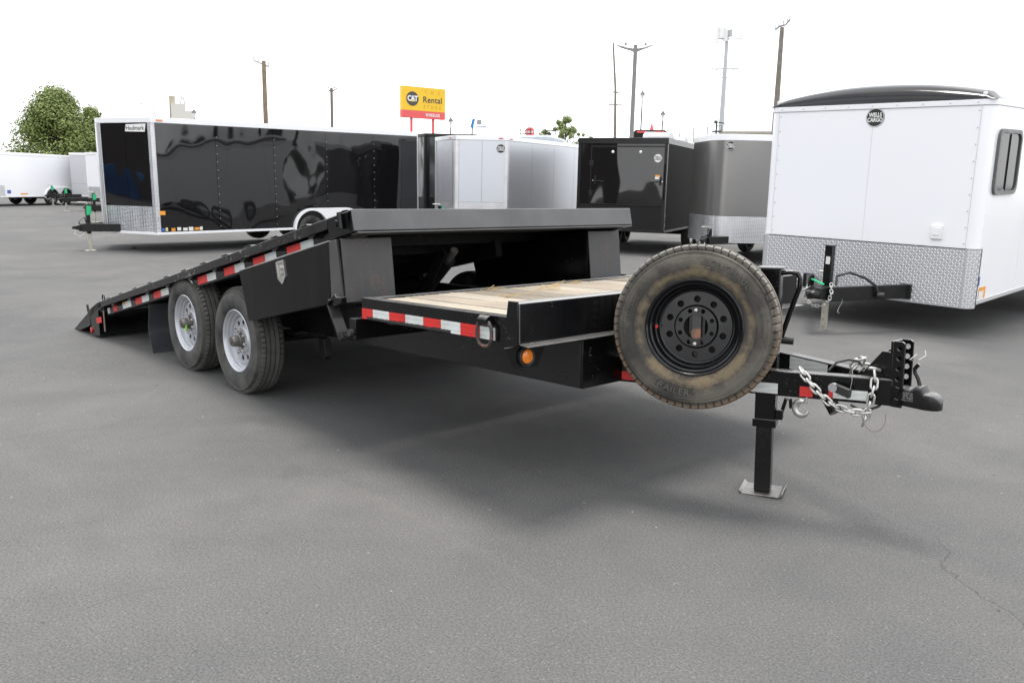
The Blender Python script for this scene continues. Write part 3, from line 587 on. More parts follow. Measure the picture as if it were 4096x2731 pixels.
# mud flap
mb = MB(); k = 10; pr = [(-3.45 - .05 * math.sin(PI * t / k) ** 2 + (.07 * (t / k - .6) if t / k > .6 else 0), .47 - .45 * t / k) for t in range(k + 1)]
mb.add([(x, y, z) for x, z in pr for y in (.05, .36)] + [(x - .008, y, z) for x, z in pr for y in (.05, .36)], [(2 * i, 2 * i + 1, 2 * i + 3, 2 * i + 2) for i in range(k)] + [(22 + 2 * i, 22 + 2 * i + 1, 22 + 2 * i + 3, 22 + 2 * i + 2) for i in range(k)] + [(2 * i, 2 * i + 2, 24 + 2 * i, 22 + 2 * i) for i in range(k)] + [(2 * i + 1, 2 * i + 3, 25 + 2 * i, 23 + 2 * i) for i in range(k)] + [(20, 21, 43, 42)], smooth=True)
part('mud_flap', mb, FLAP, 0)
# side boxes under the raised deck
for s in (0, 1):
    f = (lambda y: y) if s == 0 else (lambda y: DW - y)
    ya, yb = sorted((f(.006), f(.325)))
    nm_ = 'tool_box'
    tb = part(nm_, MB().prism([(-1.488, .85), (-1.378, .527), (-.19, .744), (-.205, 1.096)], (0, ya, 0), X_, Z_, (0, yb - ya, 0)), BOXP, .003)
    y0, y1 = sorted((f(-.014), f(.0055)))
    part('door', MB().prism([(-1.489, .851), (-1.378, .525), (-.302, .728), (-.302, 1.076)], (0, y0, 0), X_, Z_, (0, y1 - y0, 0)), BOXP, .002, tb)
    part('door_edge_glint', MB().prism([(-1.49, .8515), (-.302, 1.0765), (-.302, 1.0825), (-1.492, .8575)], (0, y0, 0), X_, Z_, (0, y1 - y0, 0)), mat('sky_glint_strip', (.42, .42, .42), .35, metal=.6, var=.2), .001, tb)  # pale strip added as a painted sky glint along the door's top edge
    part('corner_post', MB().prism([(-.3, 1.077), (-.225, 1.092), (-.172, .748), (-.285, .73), (-.297, .76)], (0, y0, 0), X_, Z_, (0, y1 - y0, 0)), mat('chafed_post_paint', (.05, .048, .046), .42, var=.3, spots=(.3, .16, .08), spot_s=7, spot_t=.62), .003, tb)
    y0, y1 = sorted((f(.0), f(.33)))
    part('front_plate', MB().hexa([(-.188, y0, 1.095), (-.156, y0, .742), (-.156, y1, .742), (-.188, y1, 1.095), (-.198, y0, 1.095), (-.166, y0, .742), (-.166, y1, .742), (-.198, y1, 1.095)]), RUSTY, .002, tb)
    if s == 0:
        HM = frame((-.882, -.0145, .887), V((.98, 0, .19)), V((0, -1, 0)))
        hd = part('handle', plate(MB(), [[(-.052, .05), (-.05, .06), (.05, .06), (.052, .05), (.052, -.045), (.008, -.082), (-.008, -.082), (-.052, -.045)], [(-.036, .044), (.036, .044), (.036, -.035), (-.036, -.035)]], .006, HM @ Matrix.Translation((0, 0, .003))), CHROME, .001, tb)
        mb = MB().box((-.036, -.035, .0005), (.036, .044, .002), HM); part('handle_recess', mb, mat('recess_steel', (.35, .34, .32), .4, metal=.9), 0, hd)
        mb = MB().box((-.006, -.028, .0035), (.006, .034, .009), HM); mb.box((-.006, -.028, .0035), (.028, -.018, .0095), HM); mb.lathe([(.012, .002), (.012, .011), (.007, .012), (0, .012)], HM @ Matrix.Translation((.02, .014, 0)), 18)
        part('lock_bar', mb, CHROME, 0, hd)
    y0 = f(-.03); sg = -1 if s == 0 else 1
    part('prop_bar', MB().bar((-.268, f(-.022), .722), (-.152, f(-.022), .535), .012, .072, (0, 1, 0)).bar((-.268, f(-.022), .722), (-.255, f(-.022), .755), .012, .07, (0, 1, 0)), BLACK, .003)
    ya, yb = sorted((f(-.04), f(-.005)))
    part('prop_bracket', MB().prism([(-.29, .742), (-.218, .79), (-.2, .772), (-.14, .776), (-.145, .742), (-.245, .712)], (0, ya, 0), X_, Z_, (0, yb - ya, 0)), BLACK, .003)
    part('prop_bolt', MB().cyl((-.165, f(-.028), .555), (-.165, f(-.043), .555), .017, 6).cyl((-.085, f(-.012), .585), (-.085, f(-.035), .585), .02, 12), RUSTY, .001)
    part('bolt_pin', MB().cyl((-.165, f(-.016), .556), (-.165, f(.02), .556), .012, 10), RUSTY, 0)
# hydraulic cylinder under the deck
hc = part('hydraulic_cylinder', MB().cyl((-1.12, 1.09, .52), (-.5, .99, .93), .05, 24), UNDER, .003)
part('piston_rod', MB().cyl((-.5, .99, .93), (-.42, .98, .99), .026, 16), HUB, 0, hc)
part('cylinder_bracket', MB().bar((-.62, .93, .8), (-.44, .905, .99), .07, .012, (0, 1, 0)), UNDER, .002, hc)
# straw left on the planks
random.seed(11); mb = MB()
for (x, y) in ((.12, .83), (.2, 1.2), (.35, 1.05), (.15, 1.45), (.5, .62)):
    for k in range(12):
        a = random.uniform(-.5, .5); l = random.uniform(.02, .07); px, py, pz = x + random.gauss(0, .025), y + random.gauss(0, .05), .778 + random.random() * .012
        mb.bar((px, py, pz), (px + l * math.sin(a), py + l * math.cos(a), pz + random.uniform(-.004, .012)), .0035, .0018)
o = mb.build('straw', STRAW); o.matrix_world = TG.copy(); o['kind'] = 'stuff'; tag(o, 'loose dry straw scattered on the wooden front deck', 'straw')
# wiring and brake line along the near main beam, weld beads on the bulkhead
part('spring_hanger', MB().prism([(-1.15, .4), (-1.08, .4), (-1.06, .28), (-1.1, .25), (-1.16, .27)], (0, .37, 0), X_, Z_, (0, .05, 0)), UNDER, .003)
part('equaliser_hanger', MB().prism([(-2.25, .42), (-2.06, .42), (-2.1, .25), (-2.2, .25)], (0, .37, 0), X_, Z_, (0, .05, 0)), UNDER, .003)
part('weld_bead', MB().tube([(1.2525, .006, .672 + .0085 * k) for k in range(21)], [.003 + .0012 * (k % 2) for k in range(21)], 6), DULL, 0)
part('weld_bead', MB().tube([(1.2175, .46 + .012 * k, .654) for k in range(20)], [.003 + .0012 * (k % 2) for k in range(20)], 6), BLACK, 0)
# grit and crumbs of leaf on the asphalt
random.seed(17); mb = MB(); O6 = [(1, 0, 0), (0, 1, 0), (-1, 0, 0), (0, -1, 0), (0, 0, .8), (0, 0, -.3)]; F6 = [(0, 1, 4), (1, 2, 4), (2, 3, 4), (3, 0, 4), (1, 0, 5), (2, 1, 5), (3, 2, 5), (0, 3, 5)]
for k in range(200):
    x, y = random.uniform(-6, 6.2), random.uniform(-3.2, 5.5); q = random.uniform(.002, .0065) if k % 40 else .011; a = random.uniform(0, PI)
    M = Matrix.Translation((x, y, ground_z(x, y) + q * .2)) @ Matrix.Rotation(a, 4, 'Z') @ Matrix.Diagonal((q * random.uniform(.7, 1.8), q, q * .7, 1)); mb.add(O6, F6, M, mi=k % 3)
o = mb.build('grit', [mat('pale_grit', (.24, .23, .21), .8), mat('dark_grit', (.05, .045, .04), .8), mat('brown_crumbs', (.16, .11, .06), .8)]); o['kind'] = 'stuff'; tag(o, 'loose grit and leaf crumbs scattered over the asphalt', 'grit')

# ------------------------------------------------------------------ enclosed cargo trailers
GLOSS = mat('gloss_black_sheet', (.006, .006, .0072), .03, spec=.7, wave=.06, wave_s=.62, stretch=(1, 1, .7), var=0, rvar=0)
BSAT = mat('satin_black_sheet', (.004, .004, .005), .6, spec=.05, var=0, rvar=0)
WHITE = mat('white_sheet', (.84, .85, .88), .22, coat=.25, wave=.02, wave_s=.8, var=0, rvar=0)
SILVER = mat('silver_metallic_sheet', (.58, .6, .64), .36, metal=.72, wave=.012, wave_s=.7, var=0, rvar=0)
CHAR = mat('charcoal_metallic_sheet', (.245, .24, .232), .28, metal=.75, wave=.012, wave_s=.7, var=0, rvar=0)
LGREY = mat('light_grey_sheet', (.5, .51, .53), .4, var=0, rvar=0)
ALU = mat('mill_aluminium_trim', (.74, .75, .76), .32, metal=.7, var=0, rvar=0); WTRIM = mat('white_trim_paint', (.8, .81, .83), .35, var=0, rvar=0)
BTRIM = mat('black_trim', (.007, .007, .0075), .25, spec=.35, var=0, rvar=0); MATTE = mat('matte_black_guard', (.008, .008, .0085), .5, spec=.25, var=.2, bmp=.0015, bs=120)
TPL = tread_plate_mat('bright_tread_plate'); TONG = mat('satin_black_tongue', (.011, .011, .0115), .38, var=.2, spec=.3)
PLATED = mat('zinc_plated_jack', (.55, .53, .45), .42, metal=.8, var=.1); GLASS = mat('tinted_glass', (.035, .038, .035), .08, var=.05, rvar=.02, spec=.12)
RV = MB(); RV.lathe([(.009, 0), (.007, .004), (0, .006)], Matrix(), 6)
GRP = 'enclosed cargo trailers parked on the lot'
def offset(poly, d):
    n = len(poly); out = []
    for i in range(n):
        p0, p1, p2 = V(poly[i - 1]), V(poly[i]), V(poly[(i + 1) % n])
        e0, e1 = (p1 - p0).normalized(), (p2 - p1).normalized(); n0, n1 = V((e0.y, -e0.x)), V((e1.y, -e1.x))
        b = (n0 + n1).normalized(); out.append(tuple(p1 + b * d / max(.3, b.dot(n0))))
    return out
def ring(poly, d0, d1, z0, z1):
    a, b = offset(poly, d0), offset(poly, d1); n = len(poly); mb = MB()
    vs = [(x, y, z) for z in (z0, z1) for x, y in a] + [(x, y, z) for z in (z0, z1) for x, y in b]
    fs = []
    for i in range(n):
        j = (i + 1) % n
        fs += [(2 * n + i, 2 * n + j, 3 * n + j, 3 * n + i), (n + i, n + j, 3 * n + j, 3 * n + i), (i, j, 2 * n + j, 2 * n + i), (i, j, n + j, n + i)]
    return mb.add(vs, fs)
def badge(parent, M, r, invert=False, lines=('WELLS', 'CARGO')):
    a, b = (INK, WPLAS) if not invert else (WPLAS, INK)
    bd = MB().lathe([(r, 0), (r, .004), (0, .004)], M, 32).build('badge', a, parent)
    if r > .06:
        mb = MB()
        text(mb, lines[0], r * .6, M @ Matrix.Translation((0, r * .26, .005)), .03, .002, 1., .78); text(mb, lines[1], r * .6, M @ Matrix.Translation((0, -r * .26, .005)), .03, .002, 1., .78)
        mb.lathe([(r * .92, .0042), (r * .92, .006), (r * .97, .006), (r * .97, .0042)], M, 32, cap=False)
        mb.build('badge_lettering', b, bd)
def vent(parent, M, r, m):
    mb = MB(); n = 12
    pts = [(0, r)] + [(r * .85 * math.sin(PI * i / n), r * math.cos(PI * i / n)) for i in range(1, n)] + [(0, -r)]
    vs = [(x, y, 0) for x, y in pts] + [(0, 0, r * .45)]
    mb.add(vs, [(i, (i + 1) % (n + 1), n + 1) for i in range(n + 1)] + [tuple(range(n + 1))]); mb.build('side_vent', m, parent)
def jack(parent, x, z, m=TONG, tagc=True, foot=PLATED, jh=.45):
    j = MB().box((x - .035, -.035, z - .12), (x + .035, .035, z + jh)).build('tongue_jack', m, parent, .004)
    MB().box((x - .026, -.026, .012), (x + .026, .026, z - .121)).build('drop_tube', foot, j, .003)
    MB().box((x - .09, -.09, .0), (x + .09, .09, .012)).build('foot_plate', foot, j, .002)
    MB().tube([(x, 0, z + jh + .002), (x, 0, z + jh + .03), (x + .06, -.05, z + jh + .04), (x + .14, -.11, z + jh + .035)], .012, 8).build('crank_handle', GALV, j)
    if tagc: MB().hexa([(x - .05, .06, z + .25), (x + .04, .07, z + .24), (x + .04, .073, z + .24), (x - .05, .063, z + .25), (x - .06, .06, z + .41), (x + .03, .06, z + .43), (x + .03, .063, z + .43), (x - .06, .063, z + .41)]).build('price_tag', GREEN, j)
    return j
def tongue(root, W, n, tl, z=.45, jx=None, tagc=True, h=.075, jh=.45):
    e = n + tl
    for s in (-1, 1): MB().bar((-.5, s * W * .34, z), (e - .18, s * .06, z), .06, h * 2).build('tongue_beam', TONG, root, .004)
    cp = MB().hexa([(e - .24, -.07, z - .07), (e - .02, -.04, z - .02), (e - .02, .04, z - .02), (e - .24, .07, z - .07), (e - .24, -.07, z + .075), (e - .02, -.04, z + .03), (e - .02, .04, z + .03), (e - .24, .07, z + .075)]).build('coupler', TONG, root, .012)
    MB().tube([(e - .25, .06, z - .02), (e - .2, .1, z - .12), (e - .12, .1, z - .17), (e - .04, .07, z - .12), (e - .06, .05, z - .03)], .009, 6).build('safety_chain', GALV, cp)
    MB().tube([(e - .3, -.03, z + .07), (e - .24, .04, z + .2), (e - .12, .08, z + .12), (e - .2, .1, z - .05), (e - .4, .09, z + .02), (e - .5, .08, z + .06)], .01, 6).build('electrical_cable', RUBBER, cp)
    jack(root, jx if jx is not None else e - .34, z, tagc=tagc, jh=jh)
def cargo(label, M, W, L, zb, zt, nose='v', n=.6, wall=GLOSS, trim=WTRIM, btrim=None, guard=TPL, gh=.6, corner=TPL, wheels=(), tl=.9, jx=None, top=.1, seam=1.22, rivets=False, fender=None, tz=.45, do_tongue=True, tagc=True, ws=1., roof=None, side=None, jh=.45):
    root = thing('cargo_trailer', label, 'trailer', M, GRP)
    h = W / 2
    if nose == 'v': npts = [(n, -.05), (n, .05)]
    elif nose == 'round': npts = [(n * .12, -h * .97), (n * .5, -h * .62), (n * .8, -h * .36), (n * .95, -h * .15), (n, 0), (n * .95, h * .15), (n * .8, h * .36), (n * .5, h * .62), (n * .12, h * .97)]
    elif nose == 'rflat': npts = []
    else: npts = []
    poly = [(-L, -h), (0, -h)] + npts + [(0, h), (-L, h)]
    if nose == 'rflat':
        rr = .1; poly = [(-L, -h)] + [(-rr + rr * math.sin(t), -h + rr - rr * math.cos(t)) for t in [PI / 2 * k / 6 for k in range(7)]] + [(-rr + rr * math.cos(t), h - rr + rr * math.sin(t)) for t in [PI / 2 * k / 6 for k in range(7)]] + [(-L, h)]
    ins = offset(poly, -.012)
    MB().prism(ins, (0, 0, zb + .01), X_, Y_, (0, 0, zt - zb - .02)).build('body_core', BTRIM, root)
    z0, z1 = zb + .05, zt - top; nn = len(poly); rv = MB()
    smooth_front = nose in ('round', 'rflat')
    fr0, fr1 = [], []
    for i in range(nn):
        a, b = V((*poly[i], 0)), V((*poly[(i + 1) % nn], 0)); d = (b - a); ln = d.length; d.normalize(); out = V((d.y, -d.x, 0))
        front = a.x > -.15 and b.x > -.15
        if front and smooth_front:
            if not fr0: fr0.append((a.x, a.y))
            fr0.append((b.x, b.y)); continue
        k = max(1, int(round(ln / (seam if not front else min(seam, .7)))))
        for q in range(k):
            p, e = a + d * (ln * q / k + (.003 if q or not smooth_front else 0)), a + d * (ln * (q + 1) / k - .003)
            zz = zb + gh if (front and guard) else z0
            MB().prism([(0, zz), (1, zz), (1, z1), (0, z1)], p, e - p, Z_, out * -.014).build('wall_panel', wall if front or not side else side, root)
            if rivets and not front:
                for t in range(int((z1 - zz) / .16)):
                    rv.add(RV.v, RV.f, frame(p + d * .02 + Z_ * (zz + .08 + t * .16), d, out))
        if front and guard: MB().prism([(0, zb + .03), (1, zb + .03), (1, zb + gh - .006), (0, zb + gh - .006)], a + out * .003, d * ln, Z_, out * -.012).build('stone_guard', guard, root)
    if fr0:
        def strip(z_0, z_1, off):
            pts = fr0; m_ = MB(); vs = []; fs = []
            for j, (x, y) in enumerate(pts):
                t = (V(pts[min(j + 1, len(pts) - 1)]) - V(pts[max(j - 1, 0)])).normalized(); o_ = V((t.y, -t.x))
                for z in (z_0, z_1): vs.append((x + o_.x * off, y + o_.y * off, z))
                for z in (z_0, z_1): vs.append((x - o_.x * .01, y - o_.y * .01, z))
            for j in range(len(pts) - 1):
                A, B_ = j * 4, j * 4 + 4; fs += [(A, B_, B_ + 1, A + 1), (A + 1, B_ + 1, B_ + 3, A + 3), (A, B_, B_ + 2, A + 2), (A + 2, B_ + 2, B_ + 3, A + 3)]
            fs += [(0, 1, 3, 2), (len(vs) - 4, len(vs) - 3, len(vs) - 1, len(vs) - 2)]
            return m_.add(vs, fs, smooth=True)
        strip(zb + gh, z1, .0).build('front_panel', wall, root); strip(zb - (.03 if nose == 'rflat' else 0), zb + gh - .006, .014).build('stone_guard', guard, root)
    if rivets and rv.v: o = rv.build('rivet_row', GALV if wall is not WHITE else WTRIM, root); o['kind'] = 'stuff'
    ring(poly, -.015, .012, zt - top + .002, zt).build('top_rail', trim, root, .006)
    ring(poly, -.015, .009, zb, zb + .048).build('bottom_rail', btrim or trim, root, .004)
    if not roof: 
        vs = [(x, y, zt - .012) for x, y in offset(poly, -.016)] + [(-L / 2, 0, zt + .05)]; MB().add(vs, [(i, (i + 1) % nn, nn) for i in range(nn)] + [tuple(range(nn))]).build('roof_sheet', trim, root)
    if corner:
        for i in range(nn):
            p = poly[i]
            if p[0] < -.2 or nose in ('round', 'rflat'): continue
            a, b = V(poly[i - 1]), V(poly[(i + 1) % nn]); P = V(p); u, w = (a - P).normalized() * .07, (b - P).normalized() * .07
            if nose == 'v' and abs(p[1]) < .1:
                if p[1] < 0: continue
                q = V((n, -.05)); u = (V((0, -h)) - q).normalized() * .05; pl = [tuple(q + u), tuple(q), tuple(P), tuple(P + w)]
            else: pl = [tuple(P + u), tuple(P), tuple(P + w)]
            m = MB(); o_ = V((.013, .004 if p[1] > 0 else -.004)) if abs(p[1]) > .1 else V((.016, 0))
            inn = [V(t) for t in pl]; outp = [t + o_ for t in inn]; k = len(inn)
            m.add([(t.x, t.y, z) for z in (zb + .05, zt - top) for t in inn] + [(t.x, t.y, z) for z in (zb + .05, zt - top) for t in outp], [(2 * k + j, 2 * k + j + 1, 3 * k + j + 1, 3 * k + j) for j in range(k - 1)] + [(0, k, 3 * k, 2 * k), (k - 1, 2 * k - 1, 4 * k - 1, 3 * k - 1)])
            m.build('corner_trim', corner, root)
    for (wx, sides) in wheels:
        for s in sides: small_wheel(root, frame((wx, s * (h - .07), .34 * ws), X_, (0, s, 0)), ws)
        MB().cyl((wx, -h + .1, .34 * ws), (wx, h - .1, .34 * ws), .04, 10).build('axle', TONG, root)
    if fender:
        xs = [w[0] for w in wheels]; r0, r1 = .4, .45; zc = .36; x1, x0 = max(xs), min(xs)
        def arc(r):
            o_ = []
            for k in range(25):
                a = PI * k / 24; x = (x0 + x1) / 2 + ((x1 - x0) / 2 + r) * math.cos(a)
                zz = max([zc + math.sqrt(max(0, r * r - (x - c) ** 2)) for c in xs if abs(x - c) <= r] or [zc])
                o_.append((x, zz))
            return o_
        A, B_ = arc(r0), arc(r1)
        if x1 - x0 > .1: B_ = [(x, (zc + r1 if x0 < x < x1 else z)) for x, z in B_]
        for s in (-1, 1):
            if s == -1 and fender == 'left': continue
            MB().prism(B_ + A[::-1], (0, s * h, 0), X_, Z_, (0, s * .08, 0)).build('fender', trim, root, .004)
            MB().prism(A, (0, s * (h + .001), 0), X_, Z_, (0, s * .012, 0)).build('wheel_well', BTRIM, root)
    if do_tongue: tongue(root, W, n if nose in ('v', 'round') else 0, tl, tz, jx, tagc, jh=jh)
    return root
def TM(corner, th, W, side, z=0., pitch=0., roll=0.):
    """matrix of a trailer whose front left (side 1) or front right (-1) corner stands at corner"""
    f, l = V((math.cos(th), math.sin(th), 0)), V((-math.sin(th), math.cos(th), 0)); o = V((*corner, z)) - l * (side * W / 2)
    return Matrix.Translation(o) @ Matrix.Rotation(th, 4, 'Z') @ Matrix.Rotation(-pitch, 4, 'Y') @ Matrix.Rotation(roll, 4, 'X')
# long gloss black trailer, nose to the left
W1 = 2.534
t1 = cargo('long gloss black wedge nose trailer with white trim behind the tilt deck trailer', TM((-10.755, 3.486), -1.538, W1, 1, 0, -.011), W1, 6.32, .351, 2.564, 'v', .55, GLOSS, WTRIM, wheels=((-3.37, (-1, 1)), (-4.25, (-1, 1))), tl=.62, jx=.55 + .3, rivets=True, fender='both', gh=.55, tz=.46)
vent(t1, frame((-.32, W1 / 2 + .002, 2.27), (-1, 0, 0), Y_), .14, mat('dark_vent_plastic', (.05, .05, .052), .5))
fl = V((.55, .05, 0)) - V((0, W1 / 2, 0)); fo = V((W1 / 2 - .05, .55, 0)).normalized()
MF = frame(V((0, W1 / 2, 0)) - V((0, 0, 0)) + fl * .28 + fo * .016 + Z_ * 2.37, -fl, fo)
bd = MB().prism([(-.25, -.065), (.24, -.075), (.27, .075), (-.22, .065)], (0, 0, 0), X_, Y_, (0, 0, .004)); bd.v = [tuple(MF @ V(p)) for p in bd.v]; bd = bd.build('name_plate', WPLAS, t1)
text(mb := MB(), 'Haulmark', .115, MF @ Matrix.Translation((0, -.005, .005)), .01, .002); mb.build('name_lettering', INK, bd)
for j, (m_, w) in enumerate(((BLUST, .16), (YELST, .06), (ORST, .1), (PAPER, .1), (PAPER, .12), (PAPER, .12), (ORST, .14), (PAPER, .07))):
    x = -.04 - .115 * j; MB().box((x - w * .75, W1 / 2 + .0005, .425 - .006 * (j % 3)), (x, W1 / 2 + .003, .475 + .012 * (j % 2))).build('sticker', m_, t1)
MB().box((-.17, W1 / 2 + .0005, .73), (-.03, W1 / 2 + .003, .81)).build('sticker', ORST, t1)
MB().box((-.22, W1 / 2 + .0125, 2.5), (-.1, W1 / 2 + .03, 2.525)).build('marker_lamp', AMBER, t1)
MB().box((-6.33, W1 / 2 - .05, .6), (-6.36, W1 / 2 - .02, 2.4)).build('door_bar', ALU, t1); MB().box((-6.322, W1 / 2 - .1, .4), (-6.345, W1 / 2 + .02, 2.6)).build('rear_post', ALU, t1)
# silver wedge nose trailer
W2 = 2.1
t2 = cargo('silver wedge nose trailer with tread plate corner strips in the middle of the row', TM((-9.06, 11.04), -1.277, W2, 1), W2, 4.6, .42, 2.55, 'v', .69, SILVER, ALU, wheels=((-2.6, (-1, 1)),), rivets=True, tz=.48)
vent(t2, frame((-.3, W2 / 2 + .002, 2.2), (-1, 0, 0), Y_), .15, mat('black_vent_plastic', (.015, .015, .016), .4))
def vface(n, W, t, z, s=1):
    a, b = V((0, s * W / 2, 0)), V((n, s * .05, 0)); d = (a - b).normalized(); o_ = V((W / 2 - .05, s * n, 0)).normalized()
    return frame(a + (b - a) * t + o_ * .004 + Z_ * z, d if s > 0 else -d, o_)
badge(t2, vface(.69, W2, .14, 2.27), .105)
for x in (-.08,): MB().box((x - .1, W2 / 2 + .0125, 2.48), (x, W2 / 2 + .028, 2.505)).build('marker_lamp', REDL, t2)
mk = vface(.69, W2, .14, 2.5); 
b_ = MB().box((-.05, -.012, .012), (.05, .012, .026), mk); b_.build('marker_lamp', REDL, t2)
mk = vface(.69, W2, .9, 2.5, -1); MB().box((-.05, -.012, .012), (.05, .012, .026), mk).build('marker_lamp', REDL, t2)
# blacked-out trailer with a big front door
W3 = 2.0
t3 = cargo('all black trailer with full height door and round white badge in the row', TM((-7.17, 11.45), -1.146, W3, -1), W3, 5., .49, 2.5, 'flat', 0, GLOSS, BTRIM, guard=MATTE, gh=.58, corner=BTRIM, wheels=((-2.9, (-1, 1)), (-3.7, (-1, 1))), top=.13, do_tongue=False, ws=1.05, seam=2.4, side=BSAT)
dr3 = MB().box((.002, -W3 / 2 + .33, 1.09), (.022, W3 / 2 - .06, 2.3)).build('door', GLOSS, t3, .004)
plate(MB(), [[(-W3 / 2 + .3, 1.06), (W3 / 2 - .03, 1.06), (W3 / 2 - .03, 2.33), (-W3 / 2 + .3, 2.33)], [(-W3 / 2 + .325, 1.085), (W3 / 2 - .055, 1.085), (W3 / 2 - .055, 2.305), (-W3 / 2 + .325, 2.305)]], .03, frame((.012, 0, 0), Y_, X_)).build('door_frame', BTRIM, t3)
for z in (1.3, 1.95): MB().box((.024, -W3 / 2 + .27, z - .06), (.04, -W3 / 2 + .37, z + .06)).build('hinge', BTRIM, dr3, .004)
for yy, sg in ((-W3 / 2 + .42, 1), (W3 / 2 - .12, -1)):
    hd = MB().box((.024, yy - .02, 1.5), (.05, yy + .02, 1.68)).build('latch', BTRIM, dr3, .004)
    MB().tube([(.06, yy, 1.58), (.075, yy + sg * .05, 1.575), (.075, yy + sg * .22, 1.56)], .012, 8).build('latch_lever', BTRIM, hd)
    MB().cyl((.03, yy - sg * .05, 1.58), (.055, yy - sg * .05, 1.58), .012, 10).build('lock_pin', CHROME, hd)
MB().cyl((.045, W3 / 2 - .045, 1.2), (.045, W3 / 2 - .045, 1.95), .015, 10).build('lock_rod', BTRIM, dr3)
for yy in (-.2, .42): MB().lathe([(.03, 0), (.03, .02), (.018, .03), (0, .032)], frame((.022, yy, 2.2), Y_, X_), 16).build('lamp', WPLAS, dr3)
badge(dr3, frame((.0225, W3 / 2 - .2, 2.07), Y_, X_), .09, True)
b_ = MB().box((.0225, W3 / 2 - .24, 1.63), (.025, W3 / 2 - .14, 1.72)).build('sticker', PAPER, dr3); MB().box((.0252, W3 / 2 - .24, 1.685), (.027, W3 / 2 - .14, 1.72)).build('sticker_header', ORST, b_)
for z, m_ in ((.86, ORST), (.78, BLUST), (.66, YELST)): MB().box((-.08, W3 / 2 + .001, z - .035), (-.03, W3 / 2 + .004, z + .035)).build('sticker', m_, t3)
for x, s in ((-.35, 1.), (-1.9, .9)): MB().add([(x - .28 * s * math.cos(t) , y, 2.5 + .13 * s * math.sin(t)) for y in (.42, .98) for t in [PI * k / 10 for k in range(11)]], [(k, k + 1, k + 12, k + 11) for k in range(10)] + [tuple(range(11)), tuple(range(11, 22))], smooth=True).build('roof_vent_cover', mat('smoky_vent_plastic', (.4, .41, .42), .25), t3)
# charcoal trailer with a rounded nose
W4 = 2.13
t4 = cargo('charcoal grey round nosed trailer between the all black and the big white one', TM((-4.85, 12.55), -1.45, W4, -1), W4, 4.6, .42, 2.5, 'round', .95, CHAR, WTRIM, guard=TPL, gh=.52, wheels=((-2.6, (-1, 1)),), tl=.55, top=.12, tz=.47, jh=.22, tagc=False)
badge(t4, frame((.955, .22, 2.28), V((-.18, .98, 0)), V((.98, .18, 0))), .085)
# big white flat fronted trailer
W5 = 2.42
t5 = cargo('big white flat fronted trailer with black roof cap and tread plate stone guard', TM((.378, 6.779), -1.547, W5, -1, 0, -.029, -.01), W5, 6.5, .356, 2.418, 'rflat', 0, WHITE, WTRIM, btrim=ALU, guard=mat('tread_plate_base', (.54, .55, .57), .38, metal=.6, var=0, rvar=0), gh=.585, wheels=((-3.1, (-1, 1)), (-3.95, (-1, 1))), tl=1.0, jx=.7, top=.06, rivets=True, seam=1.3, do_tongue=False, roof=True)
# raised lozenges of the tread plate
lz = MB(); P8 = [tuple(c_ * 1.12 for c_ in p_) for p_ in [(-.015, 0, 0), (-.006, -.0036, 0), (.006, -.0036, 0), (.015, 0, 0), (.006, .0036, 0), (-.006, .0036, 0), (-.007, 0, .0022), (.007, 0, .0022)]]
F8 = [(0, 1, 6), (1, 2, 7, 6), (2, 3, 7), (3, 4, 7), (4, 5, 6, 7), (5, 0, 6)]
rr = 0; z = .352
while z < .925:
    yy = -W5 / 2 + .1; cc = 0
    while yy < W5 / 2 - .09:
        lz.add(P8, F8, frame((.0145, yy, z), Y_ * math.cos(R(45 if (rr + cc) % 2 else -45)) + Z_ * math.sin(R(45 if (rr + cc) % 2 else -45)), X_)); yy += .031; cc += 1
    z += .031; rr += 1
for q in range(1, 6):
    a = q / 6 * PI / 2; z = .352; rr = 0; cn = V((-.1 + .1145 * math.cos(a), W5 / 2 - .1 + .1145 * math.sin(a), 0)); on = V((math.cos(a), math.sin(a), 0)); tn = V((-math.sin(a), math.cos(a), 0))
    while z < .925: lz.add(P8, F8, frame(cn + Z_ * z, tn * .707 + Z_ * (.707 if (rr + q) % 2 else -.707), on)); z += .031; rr += 1
o = lz.build('tread_pattern', mat('tread_bars', (.72, .73, .75), .28, metal=.6, var=0, rvar=0), t5); o['kind'] = 'stuff'
MB().box((.0012, -W5 / 2 + .1, .9355), (.016, W5 / 2 - .1, .9425)).build('guard_seal', RUBBER, t5); MB().box((-.112, W5 / 2 + .001, .33), (-.1, W5 / 2 + .017, .94)).build('guard_edge', RUBBER, t5)
rv = MB()
for s in (-1, 1):
    for k in range(9): rv.add(RV.v, RV.f, frame((.0005, s * (W5 / 2 - .135), .99 + k * .165), Y_, X_))
for k in range(9): rv.add(RV.v, RV.f, frame((.0125, -W5 / 2 + .15 + k * .265, 2.39), Y_, X_))
o = rv.build('front_rivets', LGREY, t5); o['kind'] = 'stuff'
mb = MB(); ny, nx = 28, 12; vs = []
for i in range(ny + 1):
    v = -1 + 2 * i / ny; hh = .07 + .135 * (1 - abs(v) ** 2.2)
    e = min(1, (1 - abs(v)) / .09); hh = hh * (math.sqrt(max(0, 1 - (1 - e) ** 2)) if e < 1 else 1)
    for j in range(nx + 1):
        u = j / nx
        if u < .55: a = u / .55 * PI / 2; x, zz = .012 - .28 * (1 - math.cos(a)), hh * math.sin(a)
        else: x, zz = -.268 - (u - .55) / .45 * 6.0, hh
        vs.append((x, v * (W5 / 2 + .004), 2.418 + .001 + zz))
